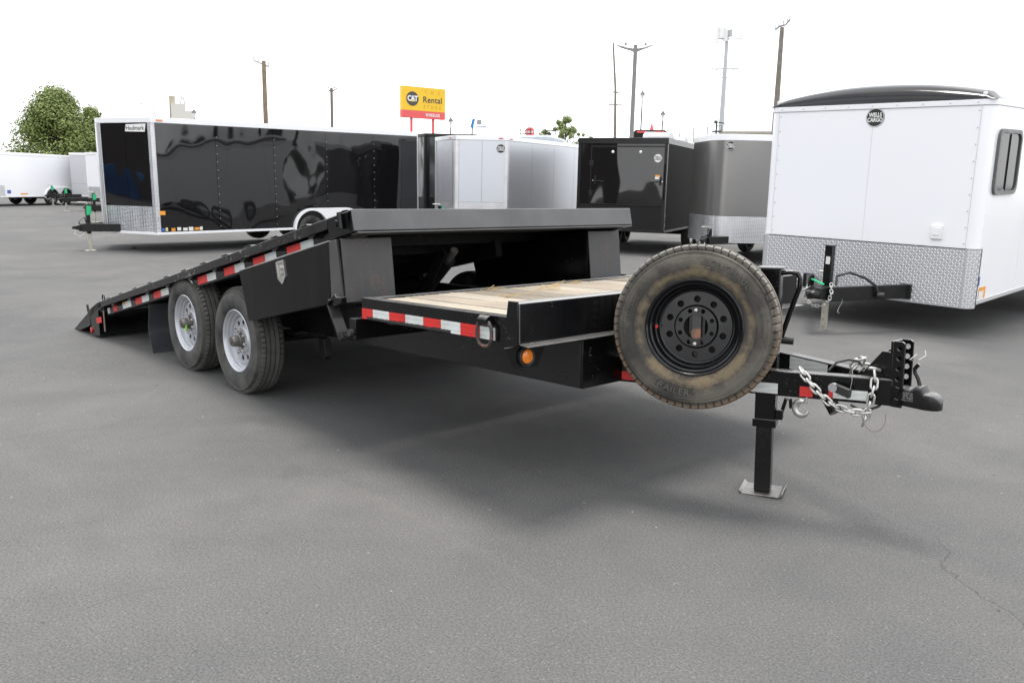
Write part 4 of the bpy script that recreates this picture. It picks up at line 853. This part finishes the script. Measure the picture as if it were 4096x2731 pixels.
mb.add(vs, [(i * (nx + 1) + j, (i + 1) * (nx + 1) + j, (i + 1) * (nx + 1) + j + 1, i * (nx + 1) + j + 1) for i in range(ny) for j in range(nx)] + [tuple(i * (nx + 1) for i in range(ny + 1))], smooth=True)
mb.build('roof_cap', mat('black_fibreglass', (.006, .006, .007), .1, spec=.4, wave=.03, wave_s=1.2, var=0, rvar=0), t5)
badge(t5, frame((.0005, .04, 2.27), Y_, X_), .1)
MB().box((.0004, .02, .96), (.0014, .023, 2.17)).build('panel_seam', LGREY, t5)
for s in (-1, 1): MB().box((.0006, s * (W5 / 2 - .115) - .002, .95), (.0016, s * (W5 / 2 - .115) + .002, 2.35)).build('panel_seam', LGREY, t5)
ib = MB().box((.0005, W5 / 2 - .46, 1.02), (.028, W5 / 2 - .35, 1.16)).build('inlet_box', WPLAS, t5, .006)
MB().box((.0285, W5 / 2 - .44, 1.06), (.034, W5 / 2 - .37, 1.14)).build('inlet_lid', WTRIM, ib, .003)
def rrect(w, h, r, n=6): return [(sx * (w / 2 - r) + r * math.cos(a), sy * (h / 2 - r) + r * math.sin(a)) for sx, sy, a0 in ((1, 1, 0), (-1, 1, 90), (-1, -1, 180), (1, -1, 270)) for a in [R(a0 + 90 * k / n) for k in range(n + 1)]]
WMx = frame((-.55, W5 / 2 + .001, 1.81), (-1, 0, 0), Y_)
wf = plate(MB(), [rrect(.72, .66, .1), rrect(.64, .58, .08)], .03, WMx @ Matrix.Translation((0, 0, .014))).build('window', mat('grey_window_frame', (.09, .095, .095), .4), t5, .003)
for sx in (-1, 1): plate(MB(), [rrect(.31, .57, .05)], .006, WMx @ Matrix.Translation((sx * .163, 0, .01))).build('pane', GLASS, wf)
MB().box((-.008, -.29, .014), (.008, .29, .024), WMx).build('mullion', BTRIM, wf)
MB().box((-.12, W5 / 2 + .001, .42), (-.1, W5 / 2 + .003, .6)).build('sticker', PAPER, t5)
for x, z, w, hh_, m_ in ((-.06, .68, .05, .06, ORST), (-.12, .6, .07, .1, BLUST), (-.06, .5, .05, .1, YELST), (-.2, .47, .2, .12, ORST), (-.2, .45, .14, .08, PAPER)):
    MB().box((x - w, W5 / 2 + .003 + (.002 if m_ is PAPER else 0), z - hh_ / 2), (x, W5 / 2 + .0045 + (.002 if m_ is PAPER else 0), z + hh_ / 2)).build('sticker', m_, t5)
for s in (-1, 1): MB().lathe([(.02, 0), (.02, .012), (0, .016)], frame((.0, s * (W5 / 2 - .1), 2.47), Y_, X_), 12).build('marker_lamp', WPLAS, t5)
# its tongue
for s in (-1, 1): 
    tbm = MB().bar((.012, s * .56, .44), (.86, s * .1, .44), .06, .15).build('tongue_beam', TONG, t5, .006)
    MB().box((.008, s * .56 - .06, .36), (.04, s * .56 + .06, .52)).build('beam_collar', TONG, t5, .006)
cp5 = MB().hexa([(.82, -.1, .37), (.96, -.06, .39), (.96, .06, .39), (.82, .1, .37), (.82, -.1, .52), (.96, -.06, .51), (.96, .06, .51), (.82, .1, .52)]).build('coupler', TONG, t5, .01)
MB().lathe([(.075, -.03), (.078, 0), (.07, .025), (.04, .045), (0, .05)], frame((1.0, 0, .45), X_, Z_), 24).build('coupler_socket', BTRIM, cp5)
MB().prism([(.86, .52), (.98, .52), (.98, .6), (.96, .63), (.88, .63), (.86, .6)], (0, -.08, 0), X_, Z_, (0, .012, 0)).build('coupler_plate', BTRIM, cp5, .003)
MB().bar((.93, -.09, .6), (.88, .05, .54), .04, .012).build('strap', GREEN, cp5)
random.seed(9)
c5 = MB().tube([(.82, .09, .5), (.83, .11, .52), (.84, .1, .5)], .006, 6).build('safety_chain', GALV, t5)
chain(c5, [(.9, -.1, .52), (.93, -.14, .45), (.92, -.12, .36), (.93, -.02, .31), (.92, .08, .32), (.9, .13, .38), (.88, .14, .46), (.86, .12, .54), (.84, .12, .46), (.85, .13, .4)])
MB().tube([(.75, .12, .53), (.7, .1, .62), (.62, .2, .66), (.5, .32, .6), (.42, .4, .52), (.4, .42, .45), (.38, .44, .42)], .014, 8).build('electrical_cable', RUBBER, t5)
MB().cyl((.4, .41, .42), (.36, .47, .42), .03, 12).build('plug', RUBBER, t5)
MB().tube([(.8, .13, .52), (.75, .18, .48), (.74, .2, .36), (.76, .18, .3), (.77, .17, .25), (.76, .19, .24)], .003, 6).build('breakaway_cable', GALV, t5)
jm = MB().box((.665, -.042, .36), (.735, .042, .93)).build('tongue_jack', BTRIM, t5, .004)
plate(MB(), [[(-.026, -.18), (.026, -.18), (.026, .2), (-.026, .2)]] + [circle(.008, 10, (0, -.13 + .08 * k)) for k in range(4)], .052, frame((.7, 0, .19), Y_, X_)).build('drop_tube', PLATED, jm, .002)
MB().hexa([(.58, -.1, .0), (.82, -.1, 0), (.82, .1, 0), (.58, .1, 0), (.6, -.08, .014), (.8, -.08, .014), (.8, .08, .014), (.6, .08, .014)]).build('foot_plate', PLATED, jm)
MB().box((.655, -.05, .931), (.745, .05, .945)).build('jack_cap', DULL, jm, .002); MB().box((.7355, -.02, .74), (.7375, .025, .82)).build('sticker', PAPER, jm)
MB().cyl((.7, -.043, .65), (.7, -.1, .65), .012, 10).build('lock_pin', GALV, jm)
# dark trailer half hidden behind the silver one
cargo('dark trailer half hidden between the long black and the silver trailer', TM((-13.25, 13.5), -1.277, 2.4, 1), 2.4, 5., .42, 2.84, 'v', .75, mat('smoke_grey_sheet', (.03, .031, .033), .16, coat=.4, wave=.08, var=0, rvar=0), BTRIM, corner=BTRIM, guard=MATTE, wheels=((-2.8, (-1, 1)),), tagc=False)
# far row on the left
def jackM(p, th, d, W):
    f = V((math.cos(th), math.sin(th), 0)); o_ = V((*p, 0)) - f * d
    return Matrix.Translation(o_) @ Matrix.Rotation(th, 4, 'Z')
t7 = cargo('white trailer seen from its side at the far left edge of the lot', TM((-38.17 + .528 * 4.6, 9.02 - .849 * 4.6), -1.015, 2.2, 1), 2.2, 6.8, .39, 2.3, 'flat', 0, WHITE, WTRIM, guard=None, corner=None, wheels=((-3.75, (-1, 1)), (-4.6, (-1, 1))), fender='both', seam=8, do_tongue=False)
vent(t7, frame((-1.55, 1.102, 2.0), (-1, 0, 0), Y_), .15, INK)
MB().box((-1.2, 1.101, .45), (-.9, 1.104, .9)).build('stone_guard', TPL, t7); MB().box((-1.5, 1.101, .55), (-1.3, 1.103, .7)).build('sticker', BLUST, t7); MB().box((-2.4, 1.101, .5), (-2., 1.103, .56)).build('sticker', ORST, t7)
t8 = cargo('light grey trailer with a small black badge beyond the white ones at far left', jackM((-37.4, 8.2), -1.538, 1.5, 2.1), 2.1, 4.5, .42, 2.42, 'v', .6, LGREY, WTRIM, corner=None, gh=.6, guard=LGREY, wheels=((-2.6, (-1, 1)),), tl=1.2)
badge(t8, vface(.6, 2.1, .16, 2.12), .13)
t9 = cargo('white wedge nose trailer with tread plate guard in the far left row', jackM((-30.93, 7.08), -1.538, 1.5, 2.2), 2.2, 4.5, .42, 2.32, 'v', .6, WHITE, WTRIM, corner=None, gh=.55, wheels=((-2.6, (-1, 1)),), tl=1.2)
badge(t9, vface(.6, 2.2, .12, 2.1), .13)
cargo('black trailer with bright trim just behind the long black trailer nose', jackM((-22.24, 5.62), -1.538, 1.3, 2.3), 2.3, 4.5, .42, 2.58, 'v', .55, GLOSS, WTRIM, gh=.6, wheels=((-2.6, (-1, 1)),), tl=1.05)

# ------------------------------------------------------------------ trees
BARK = mat('grey_brown_bark', (.09, .075, .06), .9, var=.4, vs=8, bmp=.02, bs=12)
LEAF1 = leaf_mat('green_linden_leaves', (.075, .115, .025), (.19, .23, .07)); LEAF2 = leaf_mat('pale_green_leaves', (.11, .16, .05), (.24, .29, .12)); LEAF3 = leaf_mat('dark_conifer_needles', (.02, .045, .018), (.05, .085, .03))
def tree(name, label, x, y, h, r, z0, leafm, shape, nleaf, size, seed, clumps=70):
    random.seed(seed); root = thing(name, label, 'tree', Matrix.Translation((x, y, 0)), 'trees beyond the lot')
    mb = MB(); mb.tube([(0, 0, 0), (.03, 0, h * .25), (-.04, .05, h * .5), (0, 0, h * .85)], [h * .035, h * .028, h * .018, h * .005], 9)
    cl = []
    for i in range(clumps):
        t = random.random() ** .85; a = random.uniform(0, 2 * PI); rr = r * shape(t) * (random.random() ** .45)
        cl.append(V((rr * math.cos(a), rr * math.sin(a), z0 + (h - z0) * t)))
    for c in cl[::3]:
        b = V((0, 0, max(.4, c.z - .35 * math.hypot(c.x, c.y) - .4))); mb.tube([b, (b + c) / 2 + V((0, 0, .1)), c], [h * .011, h * .007, h * .003], 6)
    mb.build('trunk', BARK, root)
    vs = []; fs = []; cr = r * .3
    for i in range(nleaf):
        c = cl[i % clumps]; s = cr * (.75 + .5 * ((i % clumps) * .37 % 1))
        d = V((random.gauss(0, 1), random.gauss(0, 1), random.gauss(0, .8))).normalized() * s * random.random() ** .4; p = c + d
        n = (d.normalized() + V((random.uniform(-.7, .7), random.uniform(-.7, .7), random.uniform(-.2, .9)))).normalized(); u = n.orthogonal().normalized(); w = n.cross(u); q = random.uniform(0, PI)
        u, w = u * math.cos(q) + w * math.sin(q), w * math.cos(q) - u * math.sin(q); l = size * random.uniform(.6, 1.25); k = len(vs)
        vs += [tuple(p - u * l), tuple(p + w * l * .5), tuple(p + u * l), tuple(p - w * l * .5)]; fs.append((k, k + 1, k + 2, k + 3))
    mb = MB().add(vs, fs); link('crown', mb.mesh('crown', leafm, False), root)
    return root
dome = lambda t: (.8 + .2 * min(1, t / .2)) * (1 - max(0, (t - .22) / .78) ** 1.15 * .95)
slim = lambda t: .6 * (1 - t) + .12
tree('broadleaf_tree', 'large full green tree behind the white trailers at far left', -52.1, 12.45, 6.0, 3.35, .6, LEAF1, dome, 60000, .085, 21, 210)
tree('broadleaf_tree', 'smaller green tree touching the nose of the long black trailer', -53.2, 14.75, 5.4, 1.75, .8, LEAF1, dome, 14000, .085, 22, 60)
oval = lambda t: math.sqrt(max(.02, 1 - (2 * t - 1) ** 2 * .95))
tree('broadleaf_tree', 'airy pale green tree rising between silver and all black trailers', -53.4, 58.45, 7.7, 1.3, 3.6, LEAF2, oval, 6500, .1, 31, 34)
tree('broadleaf_tree', 'low pale green tree left of the airy one', -54.9, 57.0, 6.5, 1.0, 3.0, LEAF2, oval, 1800, .11, 32, 18)
tree('broadleaf_tree', 'narrow pale green tree right of the airy one', -52.4, 59.6, 6.5, .55, 3.2, LEAF2, oval, 1300, .11, 33, 14)
tree('broadleaf_tree', 'lowest pale green tree just above the all black trailer', -51.6, 60.3, 6.05, .8, 3.0, LEAF2, oval, 1300, .11, 34, 14)

# ------------------------------------------------------------------ poles, lamps, signs and the far skyline
WOODP = mat('weathered_pole_wood', (.22, .165, .115), .9, var=.3, vs=3, bmp=.004); PGREY = mat('grey_pole_paint', (.2, .195, .19), .5, var=.1); PBLK = mat('dark_lamp_post', (.04, .05, .05), .5)
PALE = mat('pale_galvanised_pole', (.42, .44, .46), .5, metal=.3, var=.1); INSUL = mat('grey_insulator', (.35, .36, .4), .4)
p = thing('utility_pole', 'brown wooden power pole with slanted crossarm above the long black trailer', 'pole', Matrix.Translation((-43.4, 21.9, 0)), 'poles along the street')
MB().tube([(0, 0, 0), (-.0, -.02, 8.4)], [.17, .125], 12).build('shaft', WOODP, p); MB().bar((-.25, -.55, 8.38), (.12, .3, 8.05), .08, .1).build('crossarm', PALE, p)
for t, zz in ((0, .0), (.3, -.1), (.93, -.28)): MB().cyl((-.25 + .37 * t, -.55 + .85 * t, 8.4 + zz), (-.25 + .37 * t, -.55 + .85 * t, 8.63 + zz), .035, 8).build('insulator', INSUL, p)
def area_light(label, x, y, h, arm, r, m=PGREY):
    p = thing('area_light', label, 'street light', Matrix.Translation((x, y, 0)), 'double headed area lights')
    MB().tube([(0, 0, 0), (0, 0, h)], [r, r * .8], 14).build('shaft', m, p)
    d = V((.67, .74, 0))
    for s in (-1, 1):
        a = d * s; hd = MB()
        secs = [(.0, .05, .1), (.25, .04, .07), (.35, .16, .05), (.7, .17, .045), (1., .03, .015)]; vs = []
        for q, wy, hz in secs:
            c = a * (arm * q + r * .5) + V((0, 0, h - .25 + .12 * q + (.1 if s < 0 else .16) * q)); sd_ = V((-a.y, a.x, 0)) * wy * arm
            vs += [tuple(c - sd_ - Z_ * hz * .5), tuple(c + sd_ - Z_ * hz * .5), tuple(c + sd_ * .7 + Z_ * hz), tuple(c - sd_ * .7 + Z_ * hz)]
        hd.add(vs, [(4 * i + j, 4 * i + (j + 1) % 4, 4 * i + 4 + (j + 1) % 4, 4 * i + 4 + j) for i in range(4) for j in range(4)] + [(0, 1, 2, 3), (16, 17, 18, 19)]).build('lamp_head', m, p)
        c = a * (arm * .55) + V((0, 0, h - .02)); MB().cyl(c, c + Z_ * .1, .05, 8).build('photocell', m, p)
area_light('large grey double headed area light above the all black trailer', -18.45, 26.72, 7.4, .78, .11)
area_light('small double headed area light above the long black trailer', -50.15, 30.45, 8.0, .42, .13, mat('brown_pole_paint', (.15, .13, .11), .5))
def lamp_post(label, x, y, h):
    p = thing('lamp_post', label, 'street lamp', Matrix.Translation((x, y, 0)), 'lantern lamp posts'); MB().tube([(0, 0, 0), (0, 0, h - .7)], [.075, .045], 10).build('shaft', PBLK, p)
    MB().lathe([(.045, h - .7), (.14, h - .28), (.13, h - .27)], Matrix(), 10).build('lantern_glass', WPLAS, p); MB().lathe([(.21, h - .27), (.05, h - .08), (.03, h), (0, h + .06)], Matrix(), 10).build('lantern_cap', PBLK, p)
lamp_post('lantern lamp post right of the yellow sign', -41.3, 34.6, 5.85); lamp_post('taller lantern lamp post beside the large area light', -32.1, 44., 7.85); lamp_post('shorter lantern lamp post above the dark red machine', -30.97, 44.9, 6.55)
lamp_post('lantern lamp post in front of the pale grain elevator', -57.6, 23.2, 6.35)
p = thing('street_light', 'thin curved street light above the long black trailer nose', 'street light', Matrix.Translation((-59.95, 21.2, 0)))
MB().tube([(0, 0, 0), (0, 0, 5.8), (-.04, -.12, 6.35), (-.14, -.4, 6.62), (-.3, -.8, 6.68)], [.07, .05, .04, .035, .03], 8).build('shaft', PALE, p); MB().box((-.36, -.98, 6.62), (-.24, -.78, 6.7)).build('lamp_head', PALE, p)
# pylon sign
A, B_ = V((-55.6, 40.45, 0)), V((-54.95, 44.3, 0)); A = V((-55.55, 40.5, 0)); B_ = V((-55.05, 44.75, 0))
SMx = frame((A + B_) / 2, B_ - A, V(((B_ - A).y, -(B_ - A).x, 0))); sw_ = (B_ - A).length
SX = (B_ - A).normalized(); SO = V((SX.y, -SX.x, 0)); SF = Matrix(((SX.x, 0, SO.x, A.x), (SX.y, 0, SO.y, A.y), (0, 1, 0, 0), (0, 0, 0, 1)))
sg = thing('pylon_sign', 'yellow and red rental store sign on two red posts', 'sign', Matrix.Translation((A.x, A.y, 0)))
SF.translation = (0, 0, 0)
YEL = mat('sign_yellow', (.8, .5, .02), .5, var=.04); SRED = mat('sign_red', (.72, .1, .1), .5, var=.05); SDK = mat('sign_dark_disc', (.06, .055, .05), .5)
yb = MB().box((0, 7.45, -.45), (sw_, 9.45, 0), SF).build('yellow_panel', YEL, sg); rb_ = MB().box((0, 6.82, -.45), (sw_, 7.448, 0), SF).build('red_panel', SRED, sg)
for x in (1.0, sw_ - 1.1): MB().box((x - .09, -0, -.32), (x + .09, 6.82, -.14), SF).build('post', SRED, sg)
MB().lathe([(.6, 0), (.6, .02), (0, .02)], SF @ Matrix.Translation((.98, 8.42, 0)), 36).build('logo_disc', SDK, yb)
text(mb := MB(), 'CAT', .62, SF @ Matrix.Translation((.98, 8.42, .03)), .035, .02, .82, .92); mb.build('logo_lettering', WPLAS, yb)
MB().prism([(.8, 8.17), (1.16, 8.17), (.98, 8.36)], (0, 0, 0), SX, Z_, SO * .001).build('logo_triangle', YEL, yb).location = SO * .045
text(mb := MB(), 'Rental', .72, SF @ Matrix.Translation((2.98, 8.4, .01)), .012, .02, 1.06, 1.); mb.build('lettering', SDK, yb)
OCH = mat('sign_ochre', (.62, .36, .02), .5)
for s, z, sp in (('T H E', 9.05, 2.2), ('S T O R E', 7.8, 1.35)): text(mb := MB(), s, .42, SF @ Matrix.Translation((2.95, z, .01)), -.006, .02, sp, .75); mb.build('small_lettering', OCH, yb)
text(mb := MB(), 'WHEELER', .34, SF @ Matrix.Translation((3.0, 7.12, .01)), .03, .02, 1.3, .8); mb.build('dealer_lettering', WPLAS, rb_)
# stop sign
st = thing('stop_sign', 'red octagonal stop sign above the silver trailer roof', 'sign', frame((-30.43, 31.91, 0), V((.686, .727, 0)), Z_))
MB().prism([(.3 * math.cos(R(22.5 + 45 * k)), 4.38 + .3 * math.sin(R(22.5 + 45 * k))) for k in range(8)], (0, 0, 0), X_, Z_, (0, -.01, 0)).build('sign_plate', SRED, st)
text(mb := MB(), 'STOP', .21, frame((0, -.014, 4.38), X_, -Y_), .03, .004, 1, .9); mb.build('lettering', WPLAS, st); MB().box((-.03, .004, 0), (.03, .05, 4.6)).build('post', PALE, st)
# boom lift
bl = thing('boom_lift', 'blue boom lift raised behind the dark trailer', 'lift', frame((-36.6, 32.4, 0), V((.66, .75, 0)), Z_)); LBL = mat('lift_blue', (.03, .2, .5), .45, var=.1)
MB().box((-1.2, -.6, .3), (1.2, .6, 1.3)).build('chassis', LBL, bl, .05); MB().bar((-.1, 0, 1.3), (.25, 0, 5.0), .12, .12, (1, 0, 0)).build('boom', PALE, bl); MB().bar((.16, 0, 4.85), (.3, 0, 5.4), .16, .18, (1, 0, 0)).build('boom_head', LBL, bl)
MB().box((.42, -.25, 4.93), (1.1, .25, 4.98)).build('platform', LBL, bl); MB().box((.5, -.2, 5.06), (.8, .2, 5.36)).build('control_box', mat('control_box_grey', (.3, .3, .33), .5), bl)
for q in (-1, 1):
    for s in (-1, 1): MB().cyl((q * .8, s * .6, .35), (q * .8, s * .75, .35), .35, 16).build('wheel', RUBBER, bl)
# van with ladder racks
vn = thing('service_van', 'pale van with ladder racks behind the silver trailer', 'van', frame((-16.9, 20.2, 0), V((.7, .714, 0)), Z_)); VNM = mat('pale_van_paint', (.5, .56, .62), .25, coat=.4)
MB().prism([(-2.4, .45), (2.6, .45), (2.6, 1.3), (1.7, 1.6), (.95, 2.75), (.5, 3.12), (-.1, 3.26), (-2.3, 3.2), (-2.4, 3.)], (0, .0, 0), X_, Z_, (0, 1.95, 0)).build('body', VNM, vn, .06)
MB().prism([(.3, 2.8), (1.0, 2.55), (1.5, 1.75), (.3, 1.75)], (0, -.004, 0), X_, Z_, (0, .003, 0)).build('side_window', GLASS, vn)
for q in (-1.5, 1.6):
    for yy in (0, 1.75): MB().cyl((q, yy - .02, .38), (q, yy + .2, .38), .38, 18).build('wheel', RUBBER, vn)
for x in (-.95, .0): 
    rk = MB()
    for zz in (3.18, 3.3, 3.42): rk.box((x - .2, .3, zz), (x + .2, .33, zz + .035))
    for xx in (x - .21, x + .19): rk.box((xx, .3, 3.08), (xx + .03, .33, 3.5))
    rk.build('ladder_rack', BTRIM, vn)
# dark machine with red parts
mc = thing('utility_truck', 'dark utility truck with red lights above the all black trailer roof', 'truck', frame((-19.1, 28.75, 0), V((.78, .625, 0)), Z_))
MB().prism([(-.85, .6), (.9, .6), (.9, 3.8), (.7, 4.0), (-.6, 4.0), (-.85, 3.8)], (0, 0, 0), X_, Z_, (0, 2., 0)).build('body', MATTE, mc, .03)
for x in (-.35, .45): MB().box((x - .22, -.02, 3.86), (x + .22, -.002, 3.94)).build('red_lamp_bar', SRED, mc)
MB().box((-.2, -.03, 3.7), (.25, -.002, 3.92)).build('grey_panel', LGREY, mc); MB().lathe([(.1, 4.0), (.05, 4.2), (.03, 4.28), (0, 4.29)], Matrix.Translation((.1, .3, 0)), 12).build('beacon', SRED, mc)
for q in (-.5, .5):
    for yy in (.02, 1.7): MB().cyl((q, yy, .5), (q, yy + .28, .5), .5, 18).build('wheel', RUBBER, mc)
# chain link fence
fe = thing('chain_link_fence', 'tall chain link fence with thin posts between truck and building', 'fence', frame((-30.74, 45.07, 0), V((.81, .587, 0)), Z_))
for k in range(5): MB().cyl((k * .92, 0, 0), (k * .92, 0, 5.16 + .105 * k), .035, 8).build('post', PGREY, fe)
MB().tube([(0, 0, 5.16), (3.68, 0, 5.58)], .025, 6).build('top_rail', PGREY, fe)
mb = MB()
for k in range(38):
    x = k * .1
    for a, b_2 in (((x, 0, 3.4), (min(3.7, x + 1.7), 0, 3.4 + min(1.7, 3.7 - x))), ((x, 0, 3.4), (max(0, x - 1.7), 0, 3.4 + min(1.7, x)))):
        if abs(b_2[2] - a[2]) > .05: mb.tube([a, b_2], .004, 3)
o = mb.build('wire_mesh', GALV, fe); o['kind'] = 'stuff'
# building
bd_ = thing('warehouse', 'beige flat roofed building far behind the charcoal trailer', 'building', frame((-41.9, 67.8, 0), V((.843, .538, 0)), Z_))
MB().box((0, 0, 0), (16, 9, 6.55)).build('wall', mat('beige_render', (.42, .38, .32), .8, var=.08, bmp=.01), bd_); MB().box((-.05, -.05, 6.55), (16.05, 9.05, 6.75)).build('parapet', mat('parapet_beige', (.36, .33, .29), .8), bd_)
MB().tube([(0, 0, 6.9), (16, 0, 6.9)], .02, 6).build('roof_rail', PGREY, bd_)
for k in range(5): MB().cyl((k * 3.9 + .1, 0, 6.75), (k * 3.9 + .1, 0, 6.9), .02, 6).build('rail_post', PGREY, bd_)
# poles on the right
p = thing('utility_pole', 'thin leaning pole with small crossarms left of the large area light', 'pole', Matrix.Translation((-46.45, 58.05, 0)), 'poles along the street')
MB().tube([(0, 0, 0), (-.12, -.1, 6.4), (-.2, -.18, 10), (-.5, -.42, 14.1)], [.17, .14, .11, .08], 10).build('shaft', mat('grey_brown_pole', (.2, .18, .15), .9, var=.2), p)
for z, l in ((8.7, .62), (9.8, .3)):
    c = MB().bar((-.17 - l * .67, -.15 - l * .74, z), (-.17 + l * .67, -.15 + l * .74, z - .03), .1, .1).build('crossarm', PGREY, p)
    for q in (-.85, .85): MB().cyl((-.17 + q * l * .67, -.15 + q * l * .74, z + .05), (-.17 + q * l * .67, -.15 + q * l * .74, z + .3), .04, 6).build('insulator', INSUL, p)
p = thing('utility_pole', 'thick leaning pole with forked top beside the white trailer roof', 'pole', Matrix.Translation((-18.7, 38.78, 0)), 'poles along the street')
MB().tube([(0, 0, 0), (0, 0, 6.3), (-.02, 0, 9.4), (-.02, 0, 9.75)], [.16, .145, .115, .1], 12).build('shaft', mat('grey_pole_wood', (.19, .165, .14), .9, var=.25, vs=3), p)
MB().tube([(-.3, -.2, 9.62), (-.1, -.08, 9.8), (.1, .08, 9.85), (.28, .2, 10.1)], .045, 8).build('crossarm', PGREY, p)
for x, y, z in ((-.28, -.19, 9.65), (-.16, -.1, 9.78), (.02, .02, 9.85), (.18, .14, 9.95), (.27, .2, 10.08)): MB().tube([(x, y, z), (x, y, z + .08), (x, y, z + .22)], [.05, .03, .035], 8).build('insulator', INSUL, p)
ct = thing('cell_tower', 'pale cell tower with antenna panels behind the charcoal trailer', 'tower', Matrix.Translation((-67.1, 105.1, 0)))
MB().tube([(0, 0, 0), (0, 0, 23)], [.5, .24], 16).build('mast', PALE, ct); u_ = V((.83, .56, 0))
def antenna(off, z, h, w): a = u_ * off; MB().box((-w, -w * .5, z), (w, w * .5, z + h), Matrix.Translation(a + V((.4, -.4, 0)))).build('antenna_panel', WPLAS if h > 1 else PALE, ct)
for off, z, h, w in ((-1.5, 21.2, 3.4, .18), (-.9, 22.4, 1.5, .4), (-.4, 22, 1.8, .35), (1.9, 20.9, 3.4, .13), (.3, 22.6, 1., .3)): antenna(off, z, h, w)
for z, l in ((22.4, 1.9), (18.3, 1.9)): MB().tube([-u_ * l + Z_ * z, u_ * l + Z_ * z], .09, 8).build('antenna_arm', PALE, ct)
for s in (-1, 1): MB().cyl(u_ * 1.85 * s + Z_ * 17.4, u_ * 1.85 * s + Z_ * 19.6, .06, 6).build('whip_antenna', PALE, ct); MB().tube([Z_ * 16.6, u_ * .8 * s + Z_ * 17.6, u_ * 1.3 * s + Z_ * 18.3], .06, 6).build('arm_brace', PALE, ct)
gd = thing('camera_mast', 'short dark mast with a boxy head above the charcoal trailer', 'mast', frame((-19.55, 34.67, 0), V((.76, .65, 0)), Z_))
MB().box((-.04, -.04, 0), (.04, .04, 4.75)).build('mast', PBLK, gd); MB().box((-.13, -.08, 4.65), (.02, .08, 4.8)).build('head', PBLK, gd); MB().bar((0, 0, 4.72), (.42, 0, 4.66), .05, .05).build('arm', PBLK, gd); MB().box((-.2, -.1, 4.22), (.25, .1, 4.3)).build('bracket', PBLK, gd)
an = thing('radio_mast', 'hair thin mast above the silver trailer roof', 'mast', Matrix.Translation((-38.85, 37.51, 0))); MB().tube([(0, 0, 0), (0, 0, 5.75)], [.03, .012], 6).build('shaft', PALE, an)
for z in (5.0, 5.35): MB().cyl((0, 0, z), (0, 0, z + .04), .03, 6).build('joint', PALE, an)
ev = thing('grain_elevator', 'pale grain elevator far behind the long black trailer', 'building', frame((-199.2, 77.2, 0), V((.36, .93, 0)), Z_)); EVM = mat('pale_elevator_concrete', (.6, .58, .54), .8, var=.06)
MB().box((-2.2, 0, 0), (1.0, 6, 18.2)).build('main_tower', EVM, ev); MB().box((1.0, 0, 0), (3.2, 5, 16.6)).build('low_tower', EVM, ev); MB().box((-2.6, 2, 0), (-1.2, 4, 20)).build('back_tower', mat('tan_concrete', (.4, .35, .28), .8), ev)
MB().tube([(-.1, 1, 18.2), (.25, 1, 19.6), (.4, 1, 20.4), (.6, 1, 19.6), (.95, 1, 18.2)], .12, 6).build('headhouse_frame', PGREY, ev)

# building across the lot (outside the frame, mirrored in the nose of the long black trailer)
sb = thing('sales_building', 'dark brown sales building with blue awnings mirrored in the black trailer nose', 'building', Matrix.Translation((-46, -38, 0)))
MB().box((0, 0, 0), (44, 14, 6.5)).build('wall', mat('brown_block_wall', (.07, .055, .045), .8, var=.2, bmp=.01), sb); MB().box((-.2, -.2, 6.5), (44.2, 14.2, 6.9)).build('parapet', mat('tan_parapet', (.3, .26, .2), .8), sb)
for k in range(7): MB().box((1.5 + 6.1 * k, 14.005, .4), (5.6 + 6.1 * k, 14.05, 2.9)).build('window', GLASS, sb)
for k, x in enumerate((-26, -22.5, -19.2, -15.5, -12)):
    tag(MB().prism([(-.9, 0), (.9, 0), (1.1, 1.5), (-1.1, 1.5)], (x, -20.5 + .3 * (k % 2), 0), Y_, Z_, (2.2, 0, 0)).build('blue_skip', LBL, None, .04), 'blue steel skip %s in front of the brown sales building' % ('first from the left', 'second from the left', 'in the middle', 'second from the right', 'first from the right')[k], 'skip', 'blue skips')
for k, (x, y, h) in enumerate(((44, 24, 6.6), (47, 27.5, 7.6), (45, 30.5, 5.6), (50, 35, 7.0), (47, 36.5, 6.2), (52, 42, 7.8), (49, 44, 6.0))):
    tree('conifer_tree', 'dark conifer in the row mirrored in the long black trailer', x, y, h, h * .2, .4, LEAF3, slim, 2200, .16, 50 + k, 40)
